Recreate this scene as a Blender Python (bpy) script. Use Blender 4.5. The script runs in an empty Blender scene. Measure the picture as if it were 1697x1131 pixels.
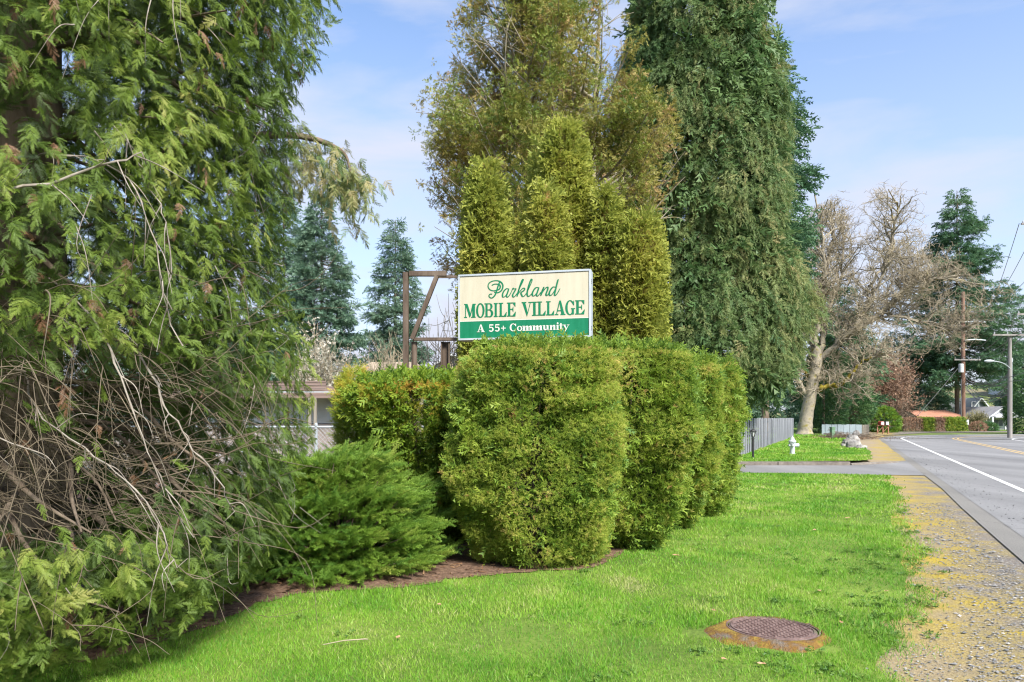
import bpy, math, random
import numpy as np
from mathutils import Vector
rng = np.random.default_rng(7)
random.seed(7)
C = bpy.context.scene.collection
R = math.radians
F = 1150.0; CX = 848.5; HY = 692.0; CH = 1.6          # focal length in photo pixels, centre column, horizon row, eye height

# ------------------------------------------------------------------ camera, sky, sun, exposure
sc = bpy.context.scene
cam = bpy.data.cameras.new('camera'); co = bpy.data.objects.new('camera', cam); C.objects.link(co)
co.location = (0, 0, CH); co.rotation_euler = (R(90), 0, 0)
cam.sensor_width = 36; cam.lens = F/1697*36; cam.shift_y = (HY-565.5)/1697; cam.clip_end = 5000; cam.clip_start = .05
sc.camera = co
SUN_EL, SUN_AZ = R(44), R(150)         # azimuth clockwise from +Y (the view direction)
w = bpy.data.worlds.new('World'); sc.world = w; w.use_nodes = True
nt = w.node_tree; nt.nodes.clear()
def nd(t, typ, **kw):
    n = t.nodes.new(typ)
    for k, v in kw.items(): setattr(n, k, v)
    return n
o = nd(nt, 'ShaderNodeOutputWorld'); bg = nd(nt, 'ShaderNodeBackground'); sky = nd(nt, 'ShaderNodeTexSky')
sky.sky_type = 'NISHITA'; sky.sun_disc = False; sky.sun_elevation = SUN_EL; sky.sun_rotation = SUN_AZ
sky.air_density = 1.0; sky.dust_density = 1.2; sky.ozone_density = 4.0
tc = nd(nt, 'ShaderNodeTexCoord'); mp = nd(nt, 'ShaderNodeMapping'); mp.inputs['Scale'].default_value = (1.2, 1.2, 4.5)
mp.inputs['Rotation'].default_value = (0.15, 0.25, 0.4)
nz_ = nd(nt, 'ShaderNodeTexNoise'); nz_.inputs['Scale'].default_value = 1.7; nz_.inputs['Detail'].default_value = 7; nz_.inputs['Roughness'].default_value = .55
nz_.inputs['Distortion'].default_value = .5
rp = nd(nt, 'ShaderNodeValToRGB'); rp.color_ramp.elements[0].position = .44; rp.color_ramp.elements[1].position = .72
rp.color_ramp.elements[0].color = (.0,.0,.0,1); rp.color_ramp.elements[1].color = (.75,.75,.75,1)
sx = nd(nt, 'ShaderNodeSeparateXYZ')
mr = nd(nt, 'ShaderNodeMapRange'); mr.inputs['From Min'].default_value = 0.0; mr.inputs['From Max'].default_value = .55
mr.inputs['To Min'].default_value = .80; mr.inputs['To Max'].default_value = 0.0
mx_ = nd(nt, 'ShaderNodeMath', operation='ADD', use_clamp=True)
mix = nd(nt, 'ShaderNodeMix', data_type='RGBA')
mix.inputs['B'].default_value = (2.6, 2.72, 3.2, 1)
L = nt.links.new
L(tc.outputs['Generated'], mp.inputs['Vector']); L(mp.outputs['Vector'], nz_.inputs['Vector']); L(nz_.outputs['Fac'], rp.inputs['Fac'])
L(tc.outputs['Generated'], sx.inputs[0]); L(sx.outputs['Z'], mr.inputs['Value'])
L(rp.outputs['Color'], mx_.inputs[0]); L(mr.outputs['Result'], mx_.inputs[1]); L(mx_.outputs[0], mix.inputs['Factor'])
L(sky.outputs['Color'], mix.inputs['A']); L(mix.outputs['Result'], bg.inputs['Color']); bg.inputs['Strength'].default_value = .085
L(bg.outputs['Background'], o.inputs['Surface'])
sl = bpy.data.lights.new('sun', 'SUN'); sl.energy = 2.6; sl.angle = R(14); sl.color = (1, .95, .86)
so = bpy.data.objects.new('sun', sl); C.objects.link(so); so.location = (20, -20, 40)
sd = Vector((math.sin(SUN_AZ)*math.cos(SUN_EL), math.cos(SUN_AZ)*math.cos(SUN_EL), math.sin(SUN_EL)))
so.rotation_euler = sd.to_track_quat('Z', 'Y').to_euler()
sc.view_settings.view_transform = 'Standard'; sc.view_settings.look = 'None'; sc.view_settings.gamma = 1
sc.view_settings.use_curve_mapping = False; sc.view_settings.exposure = 1.85
sc.render.engine = 'CYCLES'
sc.cycles.max_bounces = 8; sc.cycles.diffuse_bounces = 5; sc.cycles.glossy_bounces = 2; sc.cycles.transmission_bounces = 4; sc.cycles.transparent_max_bounces = 4
sc.cycles.use_denoising = True
sc.cycles.filter_width = 1.2

def W(px, py, Y): return np.array(((px-CX)/F*Y, Y, CH+(HY-py)/F*Y))
def G(px, py):
    Y = CH*F/(py-HY); return np.array(((px-CX)/F*Y, Y))

# ------------------------------------------------------------------ materials
def leaf_mat(name, cols, trans=.28, rough=.55, nscale=1.5, namp=.5, sat=1.0):
    m = bpy.data.materials.new(name); m.use_nodes = True; t = m.node_tree; t.nodes.clear()
    out = nd(t, 'ShaderNodeOutputMaterial'); at = nd(t, 'ShaderNodeAttribute', attribute_name='tint')
    g = nd(t, 'ShaderNodeNewGeometry'); nz = nd(t, 'ShaderNodeTexNoise'); nz.inputs['Scale'].default_value = nscale; nz.inputs['Detail'].default_value = 3
    t.links.new(g.outputs['Position'], nz.inputs['Vector'])
    ai = nd(t, 'ShaderNodeAttribute', attribute_name='itint', attribute_type='INSTANCER'); ad = nd(t, 'ShaderNodeMath', operation='ADD'); t.links.new(at.outputs['Fac'], ad.inputs[0]); t.links.new(ai.outputs['Fac'], ad.inputs[1])
    ma = nd(t, 'ShaderNodeMath', operation='MULTIPLY_ADD'); ma.inputs[1].default_value = namp; t.links.new(nz.outputs['Fac'], ma.inputs[0])
    sb = nd(t, 'ShaderNodeMath', operation='SUBTRACT'); sb.inputs[1].default_value = namp*.5; t.links.new(ad.outputs[0], sb.inputs[0]); t.links.new(sb.outputs[0], ma.inputs[2])
    cr = nd(t, 'ShaderNodeValToRGB'); t.links.new(ma.outputs[0], cr.inputs['Fac'])
    els = cr.color_ramp.elements
    while len(els) < len(cols): els.new(.5)
    for i, (p, c) in enumerate(cols): els[i].position = p; els[i].color = (*c, 1)
    b = nd(t, 'ShaderNodeBsdfPrincipled'); b.inputs['Roughness'].default_value = rough; b.inputs['Specular IOR Level'].default_value = .35
    tr = nd(t, 'ShaderNodeBsdfTranslucent'); ms = nd(t, 'ShaderNodeMixShader'); ms.inputs[0].default_value = trans
    t.links.new(cr.outputs['Color'], b.inputs['Base Color']); t.links.new(cr.outputs['Color'], tr.inputs['Color'])
    t.links.new(b.outputs[0], ms.inputs[1]); t.links.new(tr.outputs[0], ms.inputs[2]); t.links.new(ms.outputs[0], out.inputs['Surface'])
    return m
def mat(name, c1, c2=None, scale=5, rough=.7, bump=0, metal=0, stretch=(1,1,1), detail=5, c3=None, bscale=None, thr=(.35,.65)):
    m = bpy.data.materials.new(name); m.use_nodes = True; t = m.node_tree
    b = t.nodes['Principled BSDF']; b.inputs['Roughness'].default_value = rough; b.inputs['Metallic'].default_value = metal
    b.inputs['Specular IOR Level'].default_value = .3
    if c2 is None: c2 = tuple(x*.85 for x in c1)
    tcn = nd(t, 'ShaderNodeTexCoord'); mpn = nd(t, 'ShaderNodeMapping'); mpn.inputs['Scale'].default_value = stretch
    nz = nd(t, 'ShaderNodeTexNoise'); nz.inputs['Scale'].default_value = scale; nz.inputs['Detail'].default_value = detail; nz.inputs['Roughness'].default_value = .65
    t.links.new(tcn.outputs['Object'], mpn.inputs['Vector']); t.links.new(mpn.outputs['Vector'], nz.inputs['Vector'])
    cr = nd(t, 'ShaderNodeValToRGB'); cr.color_ramp.elements[0].position = thr[0]; cr.color_ramp.elements[1].position = thr[1]
    cr.color_ramp.elements[0].color = (*c1, 1); cr.color_ramp.elements[1].color = (*c2, 1)
    if c3: e = cr.color_ramp.elements.new(min(1, thr[1]+.12)); e.color = (*c3, 1)
    t.links.new(nz.outputs['Fac'], cr.inputs['Fac']); t.links.new(cr.outputs['Color'], b.inputs['Base Color'])
    if bump:
        bn = nd(t, 'ShaderNodeBump'); bn.inputs['Strength'].default_value = bump; bn.inputs['Distance'].default_value = .02
        src = nz
        if bscale:
            src = nd(t, 'ShaderNodeTexNoise'); src.inputs['Scale'].default_value = bscale; src.inputs['Detail'].default_value = 4
            t.links.new(mpn.outputs['Vector'], src.inputs['Vector'])
        t.links.new(src.outputs['Fac'], bn.inputs['Height']); t.links.new(bn.outputs['Normal'], b.inputs['Normal'])
    return m
M = {}
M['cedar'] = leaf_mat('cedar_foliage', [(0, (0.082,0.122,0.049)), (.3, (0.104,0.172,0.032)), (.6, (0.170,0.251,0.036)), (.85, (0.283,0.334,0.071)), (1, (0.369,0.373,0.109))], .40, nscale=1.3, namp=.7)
M['dead'] = leaf_mat('dead_foliage', [(0, (.07,.035,.018)), (.5, (.16,.08,.04)), (1, (.26,.16,.09))], .1)
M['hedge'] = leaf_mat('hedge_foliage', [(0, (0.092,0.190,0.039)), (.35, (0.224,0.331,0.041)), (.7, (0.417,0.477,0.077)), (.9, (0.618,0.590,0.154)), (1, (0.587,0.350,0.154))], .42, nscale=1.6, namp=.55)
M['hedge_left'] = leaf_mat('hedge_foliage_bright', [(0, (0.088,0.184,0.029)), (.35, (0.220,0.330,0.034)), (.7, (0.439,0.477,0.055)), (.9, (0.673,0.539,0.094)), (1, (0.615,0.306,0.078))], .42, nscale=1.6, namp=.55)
M['juniper'] = leaf_mat('juniper_foliage', [(0, (0.065,0.154,0.040)), (.4, (0.129,0.258,0.040)), (.75, (0.240,0.377,0.052)), (1, (0.352,0.429,0.087))], .40, nscale=1.5, namp=.4)
M['cypress'] = leaf_mat('cypress_foliage', [(0, (0.150,0.223,0.052)), (.35, (0.336,0.365,0.067)), (.65, (0.571,0.487,0.118)), (.85, (0.605,0.389,0.180)), (1, (0.571,0.287,0.191))], .42, nscale=.7, namp=.5)
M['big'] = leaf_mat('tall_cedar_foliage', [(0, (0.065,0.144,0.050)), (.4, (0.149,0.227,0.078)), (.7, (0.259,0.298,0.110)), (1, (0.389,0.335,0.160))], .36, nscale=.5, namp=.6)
M['airy'] = leaf_mat('airy_foliage', [(0, (0.091,0.153,0.028)), (.35, (0.193,0.235,0.035)), (.65, (0.308,0.279,0.066)), (1, (0.389,0.241,0.109))], .30, nscale=.45, namp=.6)
M['fir'] = leaf_mat('fir_foliage', [(0, (0.040,0.097,0.054)), (.5, (0.081,0.176,0.084)), (1, (0.162,0.264,0.128))], .28, nscale=.3, namp=.5)
M['fir_far'] = leaf_mat('blue_fir_foliage', [(0, (.07,.14,.095)), (.5, (.12,.21,.14)), (1, (.21,.30,.20))], .28, nscale=.3, namp=.5)
M['ivy'] = leaf_mat('ivy_foliage', [(0, (0.033,0.099,0.045)), (.5, (0.075,0.173,0.059)), (1, (0.168,0.264,0.089))], .3, nscale=.8, namp=.5)
M['bright'] = leaf_mat('bright_shrub_foliage', [(0, (.07,.17,.03)), (.5, (.17,.30,.03)), (1, (.36,.44,.05))], .25)
M['blossom'] = leaf_mat('blossom', [(0, (.32,.28,.22)), (.5, (.50,.46,.38)), (1, (.66,.63,.56))], .25)
M['russet'] = leaf_mat('russet_buds', [(0, (.20,.10,.06)), (.5, (.33,.20,.13)), (1, (.42,.30,.2))], .2)
M['weed'] = leaf_mat('lawn_weeds', [(0, (0.066,0.153,0.030)), (.5, (0.132,0.243,0.040)), (1, (0.242,0.342,0.060))], .3)
M['grass'] = leaf_mat('grass_blades', [(0, (0.090,0.261,0.024)), (.35, (0.160,0.360,0.026)), (.65, (0.263,0.438,0.047)), (.85, (0.396,0.460,0.120)), (1, (0.489,0.460,0.240))], .38, .5, nscale=2.2, namp=.9)
M['bark'] = mat('bark', (.09,.065,.045), (.20,.16,.12), 9, .9, .6, stretch=(1,1,.25))
M['bark_moss'] = mat('mossy_bark', (.17,.15,.115), (.30,.265,.205), 2.2, .9, .8, c3=(.20,.17,.03), thr=(.35,.55))
M['moss_limb'] = mat('moss_covered_bark', (.10,.085,.015), (.24,.19,.02), 2.5, .95, .7, thr=(.4,.6))
M['twig'] = mat('twigs_tan', (.27,.225,.155), (.40,.345,.25), 3, .9)
M['deadtwig'] = mat('dead_twigs', (.07,.055,.036), (.18,.145,.10), 4, .9, thr=(.3,.7))
M['greytwig'] = mat('grey_branches', (.15,.125,.10), (.30,.27,.23), 9, .9, .3, thr=(.35,.65))
M['browntwig'] = mat('brown_twigs', (.15,.11,.08), (.26,.20,.145), .6, .9)
M['redtwig'] = mat('russet_twigs', (.22,.135,.095), (.31,.235,.18), .5, .9)
M['olivetwig'] = mat('olive_twigs', (.18,.165,.08), (.27,.25,.14), .5, .9)
M['soil'] = mat('bark_mulch', (.075,.042,.028), (.20,.125,.085), 22, .95, .9, c3=(.30,.22,.15), bscale=45)
M['rust'] = mat('weathered_brown_steel', (.075,.052,.038), (.15,.115,.088), 6, .55, .15, .25, stretch=(1,1,.3), c3=(.17,.175,.14))
M['alu'] = mat('sign_aluminium', (.42,.47,.52), (.52,.56,.60), 3, .45, 0, .3)
M['cream'] = mat('cream_sign_panel', (.43,.40,.30), (.495,.462,.355), 3.5, .4, stretch=(3,3,.35), thr=(.25,.6))
M['green'] = mat('green_sign_paint', (.006,.15,.07), (.012,.18,.09), 4, .4, stretch=(3,3,.35))
M['darkgreen'] = mat('green_letter_paint', (.006,.15,.065), (.008,.17,.08), 4, .4)
M['whitep'] = mat('white_letter_paint', (.55,.56,.5), (.6,.6,.54), 4, .4)
M['fence'] = mat('grey_fence_paint', (.19,.20,.23), (.25,.26,.285), 2, .8, .2, stretch=(1,1,.2))
M['fence2'] = mat('blue_grey_fence_paint', (.19,.235,.265), (.25,.30,.325), 2, .8, stretch=(1,1,.2))
M['fencetan'] = mat('weathered_tan_boards', (.2,.18,.15), (.28,.26,.22), 3, .85, stretch=(1,1,.2))
M['silver'] = mat('silver_hydrant_paint', (.42,.47,.48), (.54,.58,.60), 7, .4, 0, .15)
M['black'] = mat('black_paint', (.02,.022,.022), (.035,.035,.035), 6, .45)
M['lampglass'] = mat('frosted_lamp_glass', (.32,.34,.32), (.42,.44,.42), 6, .2)
M['rock'] = mat('grey_rock', (.12,.115,.11), (.25,.24,.225), 3, .9, .8, c3=(.40,.385,.36), thr=(.35,.55))
M['boxgreen'] = mat('utility_green_paint', (.11,.20,.12), (.14,.24,.15), 4, .6)
M['pole'] = mat('brown_pole_wood', (.13,.07,.048), (.24,.15,.11), 3, .9, .3, stretch=(1,1,.12))
M['polegrey'] = mat('grey_pole_wood', (.19,.175,.17), (.28,.265,.25), 3, .9, .3, stretch=(1,1,.12))
M['polemetal'] = mat('galvanised_metal', (.33,.37,.40), (.42,.46,.48), 3, .5, 0, .3)
M['wire'] = mat('dark_cable', (.10,.10,.105), (.14,.14,.145), 3, .6)
M['roof'] = mat('orange_tile_roof', (.34,.155,.10), (.42,.21,.14), 1.5, .85, .2)
M['roofgrey'] = mat('grey_shingle_roof', (.27,.27,.30), (.36,.36,.38), 2, .85)
M['roofbrown'] = mat('brown_metal_roof', (.14,.095,.08), (.24,.18,.155), 2, .6, stretch=(.3,1,6))
M['walltan'] = mat('tan_siding', (.32,.25,.19), (.40,.33,.25), 2, .85)
M['wallcream'] = mat('cream_siding', (.42,.40,.31), (.50,.48,.38), 2, .85)
M['wallwhite'] = mat('white_siding', (.46,.48,.50), (.56,.58,.60), 2, .8)
M['skirt'] = mat('brown_grey_skirting', (.22,.185,.175), (.29,.25,.235), 3, .85)
M['glass'] = mat('window_glass', (.07,.09,.11), (.12,.15,.18), 2, .08)
M['paleglass'] = mat('curtained_window_glass', (.42,.46,.52), (.55,.60,.66), 3, .12, stretch=(9,9,1))
M['red'] = mat('red_mailbox_paint', (.48,.07,.05), (.55,.12,.09), 5, .5)
M['wood'] = mat('reddish_wood', (.26,.12,.08), (.36,.19,.13), 6, .8)
M['iron'] = mat('brown_cast_iron', (.15,.095,.085), (.28,.20,.18), 18, .55, .3, .3)
M['concrete'] = mat('old_concrete', (.30,.28,.25), (.42,.40,.36), 25, .9, .5)
M['kerb'] = mat('kerb_concrete', (.11,.095,.08), (.20,.175,.15), 6, .9, .4)
M['mossground'] = mat('moss_collar', (.15,.13,.11), (.16,.085,.02), 6, .98, .9, c3=(.24,.17,.03), bscale=70, thr=(.35,.5))
M['line'] = mat('white_road_paint', (.52,.52,.51), (.62,.62,.61), 14, .7, thr=(.3,.5))
M['yline'] = mat('yellow_road_paint', (.46,.31,.10), (.54,.38,.16), 14, .7, thr=(.3,.5))
M['leaf'] = mat('dry_leaf', (.28,.15,.08), (.45,.30,.18), 8, .8)
M['stone'] = leaf_mat('gravel_stones', [(0, (.09,.095,.10)), (.45, (.19,.19,.19)), (.8, (.28,.265,.245)), (1, (.42,.40,.37))], 0, .85, nscale=30, namp=.2)
M['greymetal'] = mat('grey_transformer_paint', (.45,.47,.48), (.52,.54,.55), 3, .5)
M['insul'] = mat('insulator', (.35,.36,.38), (.45,.46,.48), 3, .3)

# asphalt
def asphalt(name, a, b_):
    m = bpy.data.materials.new(name); m.use_nodes = True; t = m.node_tree; b = t.nodes['Principled BSDF']
    b.inputs['Roughness'].default_value = .85; b.inputs['Specular IOR Level'].default_value = .25
    g = nd(t, 'ShaderNodeNewGeometry')
    n1 = nd(t, 'ShaderNodeTexNoise'); n1.inputs['Scale'].default_value = .35; n1.inputs['Detail'].default_value = 6
    n2 = nd(t, 'ShaderNodeTexNoise'); n2.inputs['Scale'].default_value = 60; n2.inputs['Detail'].default_value = 3
    mpn = nd(t, 'ShaderNodeMapping'); mpn.inputs['Rotation'].default_value = (0,0,R(26)); mpn.inputs['Scale'].default_value = (1.6,.25,1)
    t.links.new(g.outputs['Position'], mpn.inputs['Vector']); t.links.new(mpn.outputs[0], n1.inputs['Vector']); t.links.new(g.outputs['Position'], n2.inputs['Vector'])
    c1 = nd(t, 'ShaderNodeValToRGB'); c1.color_ramp.elements[0].position = .32; c1.color_ramp.elements[1].position = .68
    c1.color_ramp.elements[0].color = (*a,1); c1.color_ramp.elements[1].color = (*b_,1)
    t.links.new(n1.outputs['Fac'], c1.inputs['Fac'])
    mm = nd(t, 'ShaderNodeMix', data_type='RGBA', blend_type='MULTIPLY'); mm.inputs['Factor'].default_value = .7
    c2 = nd(t, 'ShaderNodeValToRGB'); c2.color_ramp.elements[0].position = .3; c2.color_ramp.elements[0].color = (.55,.55,.56,1); c2.color_ramp.elements[1].position = .6
    t.links.new(n2.outputs['Fac'], c2.inputs['Fac']); t.links.new(c1.outputs[0], mm.inputs['A']); t.links.new(c2.outputs[0], mm.inputs['B'])
    # faint cracks
    vo = nd(t, 'ShaderNodeTexVoronoi', feature='DISTANCE_TO_EDGE'); vo.inputs['Scale'].default_value = .45
    wn = nd(t, 'ShaderNodeTexNoise'); wn.inputs['Scale'].default_value = 1.5; wn.inputs['Detail'].default_value = 6
    wm = nd(t, 'ShaderNodeMix', data_type='RGBA'); wm.inputs['Factor'].default_value = .35
    t.links.new(g.outputs['Position'], wn.inputs['Vector']); t.links.new(g.outputs['Position'], wm.inputs['A']); t.links.new(wn.outputs['Color'], wm.inputs['B']); t.links.new(wm.outputs['Result'], vo.inputs['Vector'])
    c3 = nd(t, 'ShaderNodeValToRGB'); c3.color_ramp.elements[0].position = 0; c3.color_ramp.elements[0].color = (.72,.72,.72,1); c3.color_ramp.elements[1].position = .006; c3.color_ramp.elements[1].color = (1,1,1,1)
    t.links.new(vo.outputs['Distance'], c3.inputs['Fac'])
    m3 = nd(t, 'ShaderNodeMix', data_type='RGBA', blend_type='MULTIPLY'); m3.inputs['Factor'].default_value = 1
    t.links.new(mm.outputs['Result'], m3.inputs['A']); t.links.new(c3.outputs[0], m3.inputs['B'])
    t.links.new(m3.outputs['Result'], b.inputs['Base Color'])
    bn = nd(t, 'ShaderNodeBump'); bn.inputs['Strength'].default_value = .25; bn.inputs['Distance'].default_value = .01
    t.links.new(n2.outputs['Fac'], bn.inputs['Height']); t.links.new(bn.outputs[0], b.inputs['Normal'])
    return m
M['road'] = asphalt('worn_asphalt', (.165,.164,.165), (.26,.258,.258))
M['roadedge'] = asphalt('rough_asphalt_edge', (.16,.155,.145), (.23,.22,.20))
def ground_mat(name, base, patch, peb=None, s1=1.2, thr=(.45,.6), s2=40, third=None, thr3=(.5,.6), s3=.6):
    m = bpy.data.materials.new(name); m.use_nodes = True; t = m.node_tree; b = t.nodes['Principled BSDF']
    b.inputs['Roughness'].default_value = .95; b.inputs['Specular IOR Level'].default_value = .15
    g = nd(t, 'ShaderNodeNewGeometry')
    def noise(s, d=5, rough=.6):
        n = nd(t, 'ShaderNodeTexNoise'); n.inputs['Scale'].default_value = s; n.inputs['Detail'].default_value = d; n.inputs['Roughness'].default_value = rough
        t.links.new(g.outputs['Position'], n.inputs['Vector']); return n
    fine = noise(s2, 4, .7); cf = nd(t, 'ShaderNodeValToRGB')
    cf.color_ramp.elements[0].position = .3; cf.color_ramp.elements[1].position = .7
    cf.color_ramp.elements[0].color = (*base[0],1); cf.color_ramp.elements[1].color = (*base[1],1)
    t.links.new(fine.outputs['Fac'], cf.inputs['Fac']); col = cf.outputs['Color']
    if peb:
        vo = nd(t, 'ShaderNodeTexVoronoi'); vo.inputs['Scale'].default_value = 55; t.links.new(g.outputs['Position'], vo.inputs['Vector'])
        ck = nd(t, 'ShaderNodeValToRGB'); ck.color_ramp.interpolation = 'CONSTANT'
        e = ck.color_ramp.elements; e[0].position = 0; e[0].color = (*peb[0],1); e[1].position = .4; e[1].color = (*peb[1],1)
        e2 = e.new(.7); e2.color = (*peb[2],1); e3 = e.new(.9); e3.color = (*peb[3],1)
        sp = nd(t, 'ShaderNodeSeparateColor'); t.links.new(vo.outputs['Color'], sp.inputs[0]); t.links.new(sp.outputs[0], ck.inputs['Fac'])
        mm = nd(t, 'ShaderNodeMix', data_type='RGBA'); mm.inputs['Factor'].default_value = .6
        t.links.new(col, mm.inputs['A']); t.links.new(ck.outputs[0], mm.inputs['B']); col = mm.outputs['Result']
    def layer(col, pc, s, th):
        n = noise(s, 8, .68); cr = nd(t, 'ShaderNodeValToRGB'); cr.color_ramp.elements[0].position = th[0]; cr.color_ramp.elements[1].position = th[1]
        if name == 'mossy_gravel':                                   # moss keeps to the grass side, bare stone to the trodden road side
            vm = nd(t, 'ShaderNodeVectorMath', operation='DOT_PRODUCT'); vm.inputs[1].default_value = (-.16, .085, 0); t.links.new(g.outputs['Position'], vm.inputs[0])
            ad = nd(t, 'ShaderNodeMath', operation='ADD'); t.links.new(vm.outputs['Value'], ad.inputs[0]); t.links.new(n.outputs['Fac'], ad.inputs[1]); a2 = nd(t, 'ShaderNodeMath', operation='ADD'); a2.inputs[1].default_value = .155; t.links.new(ad.outputs[0], a2.inputs[0]); t.links.new(a2.outputs[0], cr.inputs['Fac'])
        else: t.links.new(n.outputs['Fac'], cr.inputs['Fac'])
        c2 = nd(t, 'ShaderNodeValToRGB'); c2.color_ramp.elements[0].position = .35; c2.color_ramp.elements[1].position = .65
        c2.color_ramp.elements[0].color = (*pc[0],1); c2.color_ramp.elements[1].color = (*pc[1],1); t.links.new(fine.outputs['Fac'], c2.inputs['Fac'])
        mm = nd(t, 'ShaderNodeMix', data_type='RGBA'); t.links.new(cr.outputs[0], mm.inputs['Factor']); t.links.new(col, mm.inputs['A']); t.links.new(c2.outputs[0], mm.inputs['B'])
        return mm.outputs['Result']
    col = layer(col, patch, s1, thr)
    if third: col = layer(col, third, s3, thr3)
    t.links.new(col, b.inputs['Base Color'])
    bn = nd(t, 'ShaderNodeBump'); bn.inputs['Strength'].default_value = .8; bn.inputs['Distance'].default_value = .015
    t.links.new(fine.outputs['Fac'], bn.inputs['Height']); t.links.new(bn.outputs[0], b.inputs['Normal'])
    return m
M['gravel'] = ground_mat('mossy_gravel', ((.12,.10,.08),(.25,.215,.175)), ((.24,.17,.035),(.44,.34,.05)), ((.10,.10,.105),(.18,.165,.15),(.25,.22,.18),(.36,.33,.30)), 1.6, (.38,.66), 60,
                         third=((.22,.17,.11),(.33,.27,.18)), thr3=(.5,.75), s3=.5)
M['lawn'] = ground_mat('lawn_turf', ((.06,.10,.02),(.11,.17,.03)), ((.13,.20,.035),(.20,.27,.05)), None, .5, (.42,.62), 30, third=((.22,.20,.09),(.32,.28,.14)), thr3=(.62,.75), s3=1.4)
M['earth'] = ground_mat('far_ground', ((.10,.15,.04),(.16,.20,.06)), ((.18,.15,.09),(.24,.2,.12)), None, .05, (.45,.6), 3)

# ------------------------------------------------------------------ object helpers
def thing(name, label, cat, loc=(0,0,0), group=None):
    o = bpy.data.objects.new(name, None); C.objects.link(o); o.location = loc; o.empty_display_size = .2
    o['label'] = label; o['category'] = cat
    if group: o['group'] = group
    return o
def root_loc(o):
    l = Vector((0,0,0))
    while o: l += o.location; o = o.parent
    return np.array(l)
def link(name, me, parent=None, kind=None):
    o = bpy.data.objects.new(name, me); C.objects.link(o)
    if parent: o.parent = parent
    if kind: o['kind'] = kind
    return o
def npmesh(name, V, T, material, parent=None, tint=None, kind=None, smooth=False, quads=False):
    V = np.asarray(V, dtype=np.float32); T = np.asarray(T, dtype=np.int32); k = T.shape[1]
    if parent is not None: V = V - root_loc(parent).astype(np.float32)
    me = bpy.data.meshes.new(name); me.vertices.add(len(V)); me.vertices.foreach_set('co', V.ravel())
    me.loops.add(T.size); me.loops.foreach_set('vertex_index', T.ravel())
    me.polygons.add(len(T)); me.polygons.foreach_set('loop_start', np.arange(0, T.size, k, dtype=np.int32))
    me.update(calc_edges=True)
    if tint is not None:
        a = me.attributes.new('tint', 'FLOAT', 'POINT'); a.data.foreach_set('value', np.asarray(tint, dtype=np.float32))
    if not smooth: me.polygons.foreach_set('use_smooth', np.zeros(len(T), dtype=bool))
    else: me.polygons.foreach_set('use_smooth', np.ones(len(T), dtype=bool))
    me.materials.append(material)
    return link(name, me, parent, kind)
class MB:
    def __init__(s): s.v = []; s.f = []
    def quad(s, *p): n = len(s.v); s.v += [tuple(x) for x in p]; s.f.append(tuple(range(n, n+len(p)))); return s
    def box(s, c, d, rz=0, bev=0):
        cx, cy, cz = c; x, y, z = d[0]/2, d[1]/2, d[2]/2; ca, sa = math.cos(rz), math.sin(rz); n = len(s.v)
        b = min(bev, x*.9, y*.9)
        if b > 0:
            ring = [(-x+b,-y),(x-b,-y),(x,-y+b),(x,y-b),(x-b,y),(-x+b,y),(-x,y-b),(-x,-y+b)]
        else: ring = [(-x,-y),(x,-y),(x,y),(-x,y)]
        k = len(ring)
        for zz in (-z, z):
            for (a, bb) in ring: s.v.append((cx+a*ca-bb*sa, cy+a*sa+bb*ca, cz+zz))
        s.f.append(tuple(range(n+k-1, n-1, -1))); s.f.append(tuple(range(n+k, n+2*k)))
        for i in range(k): j = (i+1) % k; s.f.append((n+i, n+j, n+k+j, n+k+i))
        return s
    def lathe(s, c, prof, seg=16, axis='z', caps=True):
        cx, cy, cz = c; n = len(s.v)
        for (r, h) in prof:
            for i in range(seg):
                a = 2*math.pi*i/seg; u, v_ = r*math.cos(a), r*math.sin(a)
                s.v.append((cx+u, cy+v_, cz+h) if axis == 'z' else (cx+h, cy+u, cz+v_) if axis == 'x' else (cx+u, cy+h, cz+v_))
        for k in range(len(prof)-1):
            for i in range(seg):
                j = (i+1) % seg; s.f.append((n+k*seg+i, n+k*seg+j, n+(k+1)*seg+j, n+(k+1)*seg+i))
        if caps:
            s.f.append(tuple(n+i for i in range(seg-1, -1, -1))); m = n+(len(prof)-1)*seg; s.f.append(tuple(m+i for i in range(seg)))
        return s
    def tube(s, pts, r, seg=6):
        pts = [Vector(p) for p in pts]; n = len(s.v); rs = r if hasattr(r, '__len__') else [r]*len(pts)
        for i, p in enumerate(pts):
            t = (pts[min(i+1, len(pts)-1)]-pts[max(i-1, 0)]).normalized()
            a = t.cross(Vector((0,0,1)) if abs(t.z) < .9 else Vector((1,0,0))).normalized(); b = t.cross(a)
            for k in range(seg):
                an = 2*math.pi*k/seg; q = p+(a*math.cos(an)+b*math.sin(an))*rs[i]; s.v.append(tuple(q))
        for i in range(len(pts)-1):
            for k in range(seg):
                j = (k+1) % seg; s.f.append((n+i*seg+k, n+i*seg+j, n+(i+1)*seg+j, n+(i+1)*seg+k))
        s.f.append(tuple(n+k for k in range(seg-1, -1, -1))); m = n+(len(pts)-1)*seg; s.f.append(tuple(m+k for k in range(seg)))
        return s
    def build(s, name, material, parent=None, kind=None, smooth=False):
        rl = root_loc(parent) if parent is not None else np.zeros(3)
        me = bpy.data.meshes.new(name); me.from_pydata([tuple(np.array(v)-rl) for v in s.v], [], s.f); me.materials.append(material); me.update()
        if smooth:
            for p in me.polygons: p.use_smooth = True
        return link(name, me, parent, kind)
def tag(o, label, cat, group=None):
    o['label'] = label; o['category'] = cat
    if group: o['group'] = group
    return o

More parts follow.
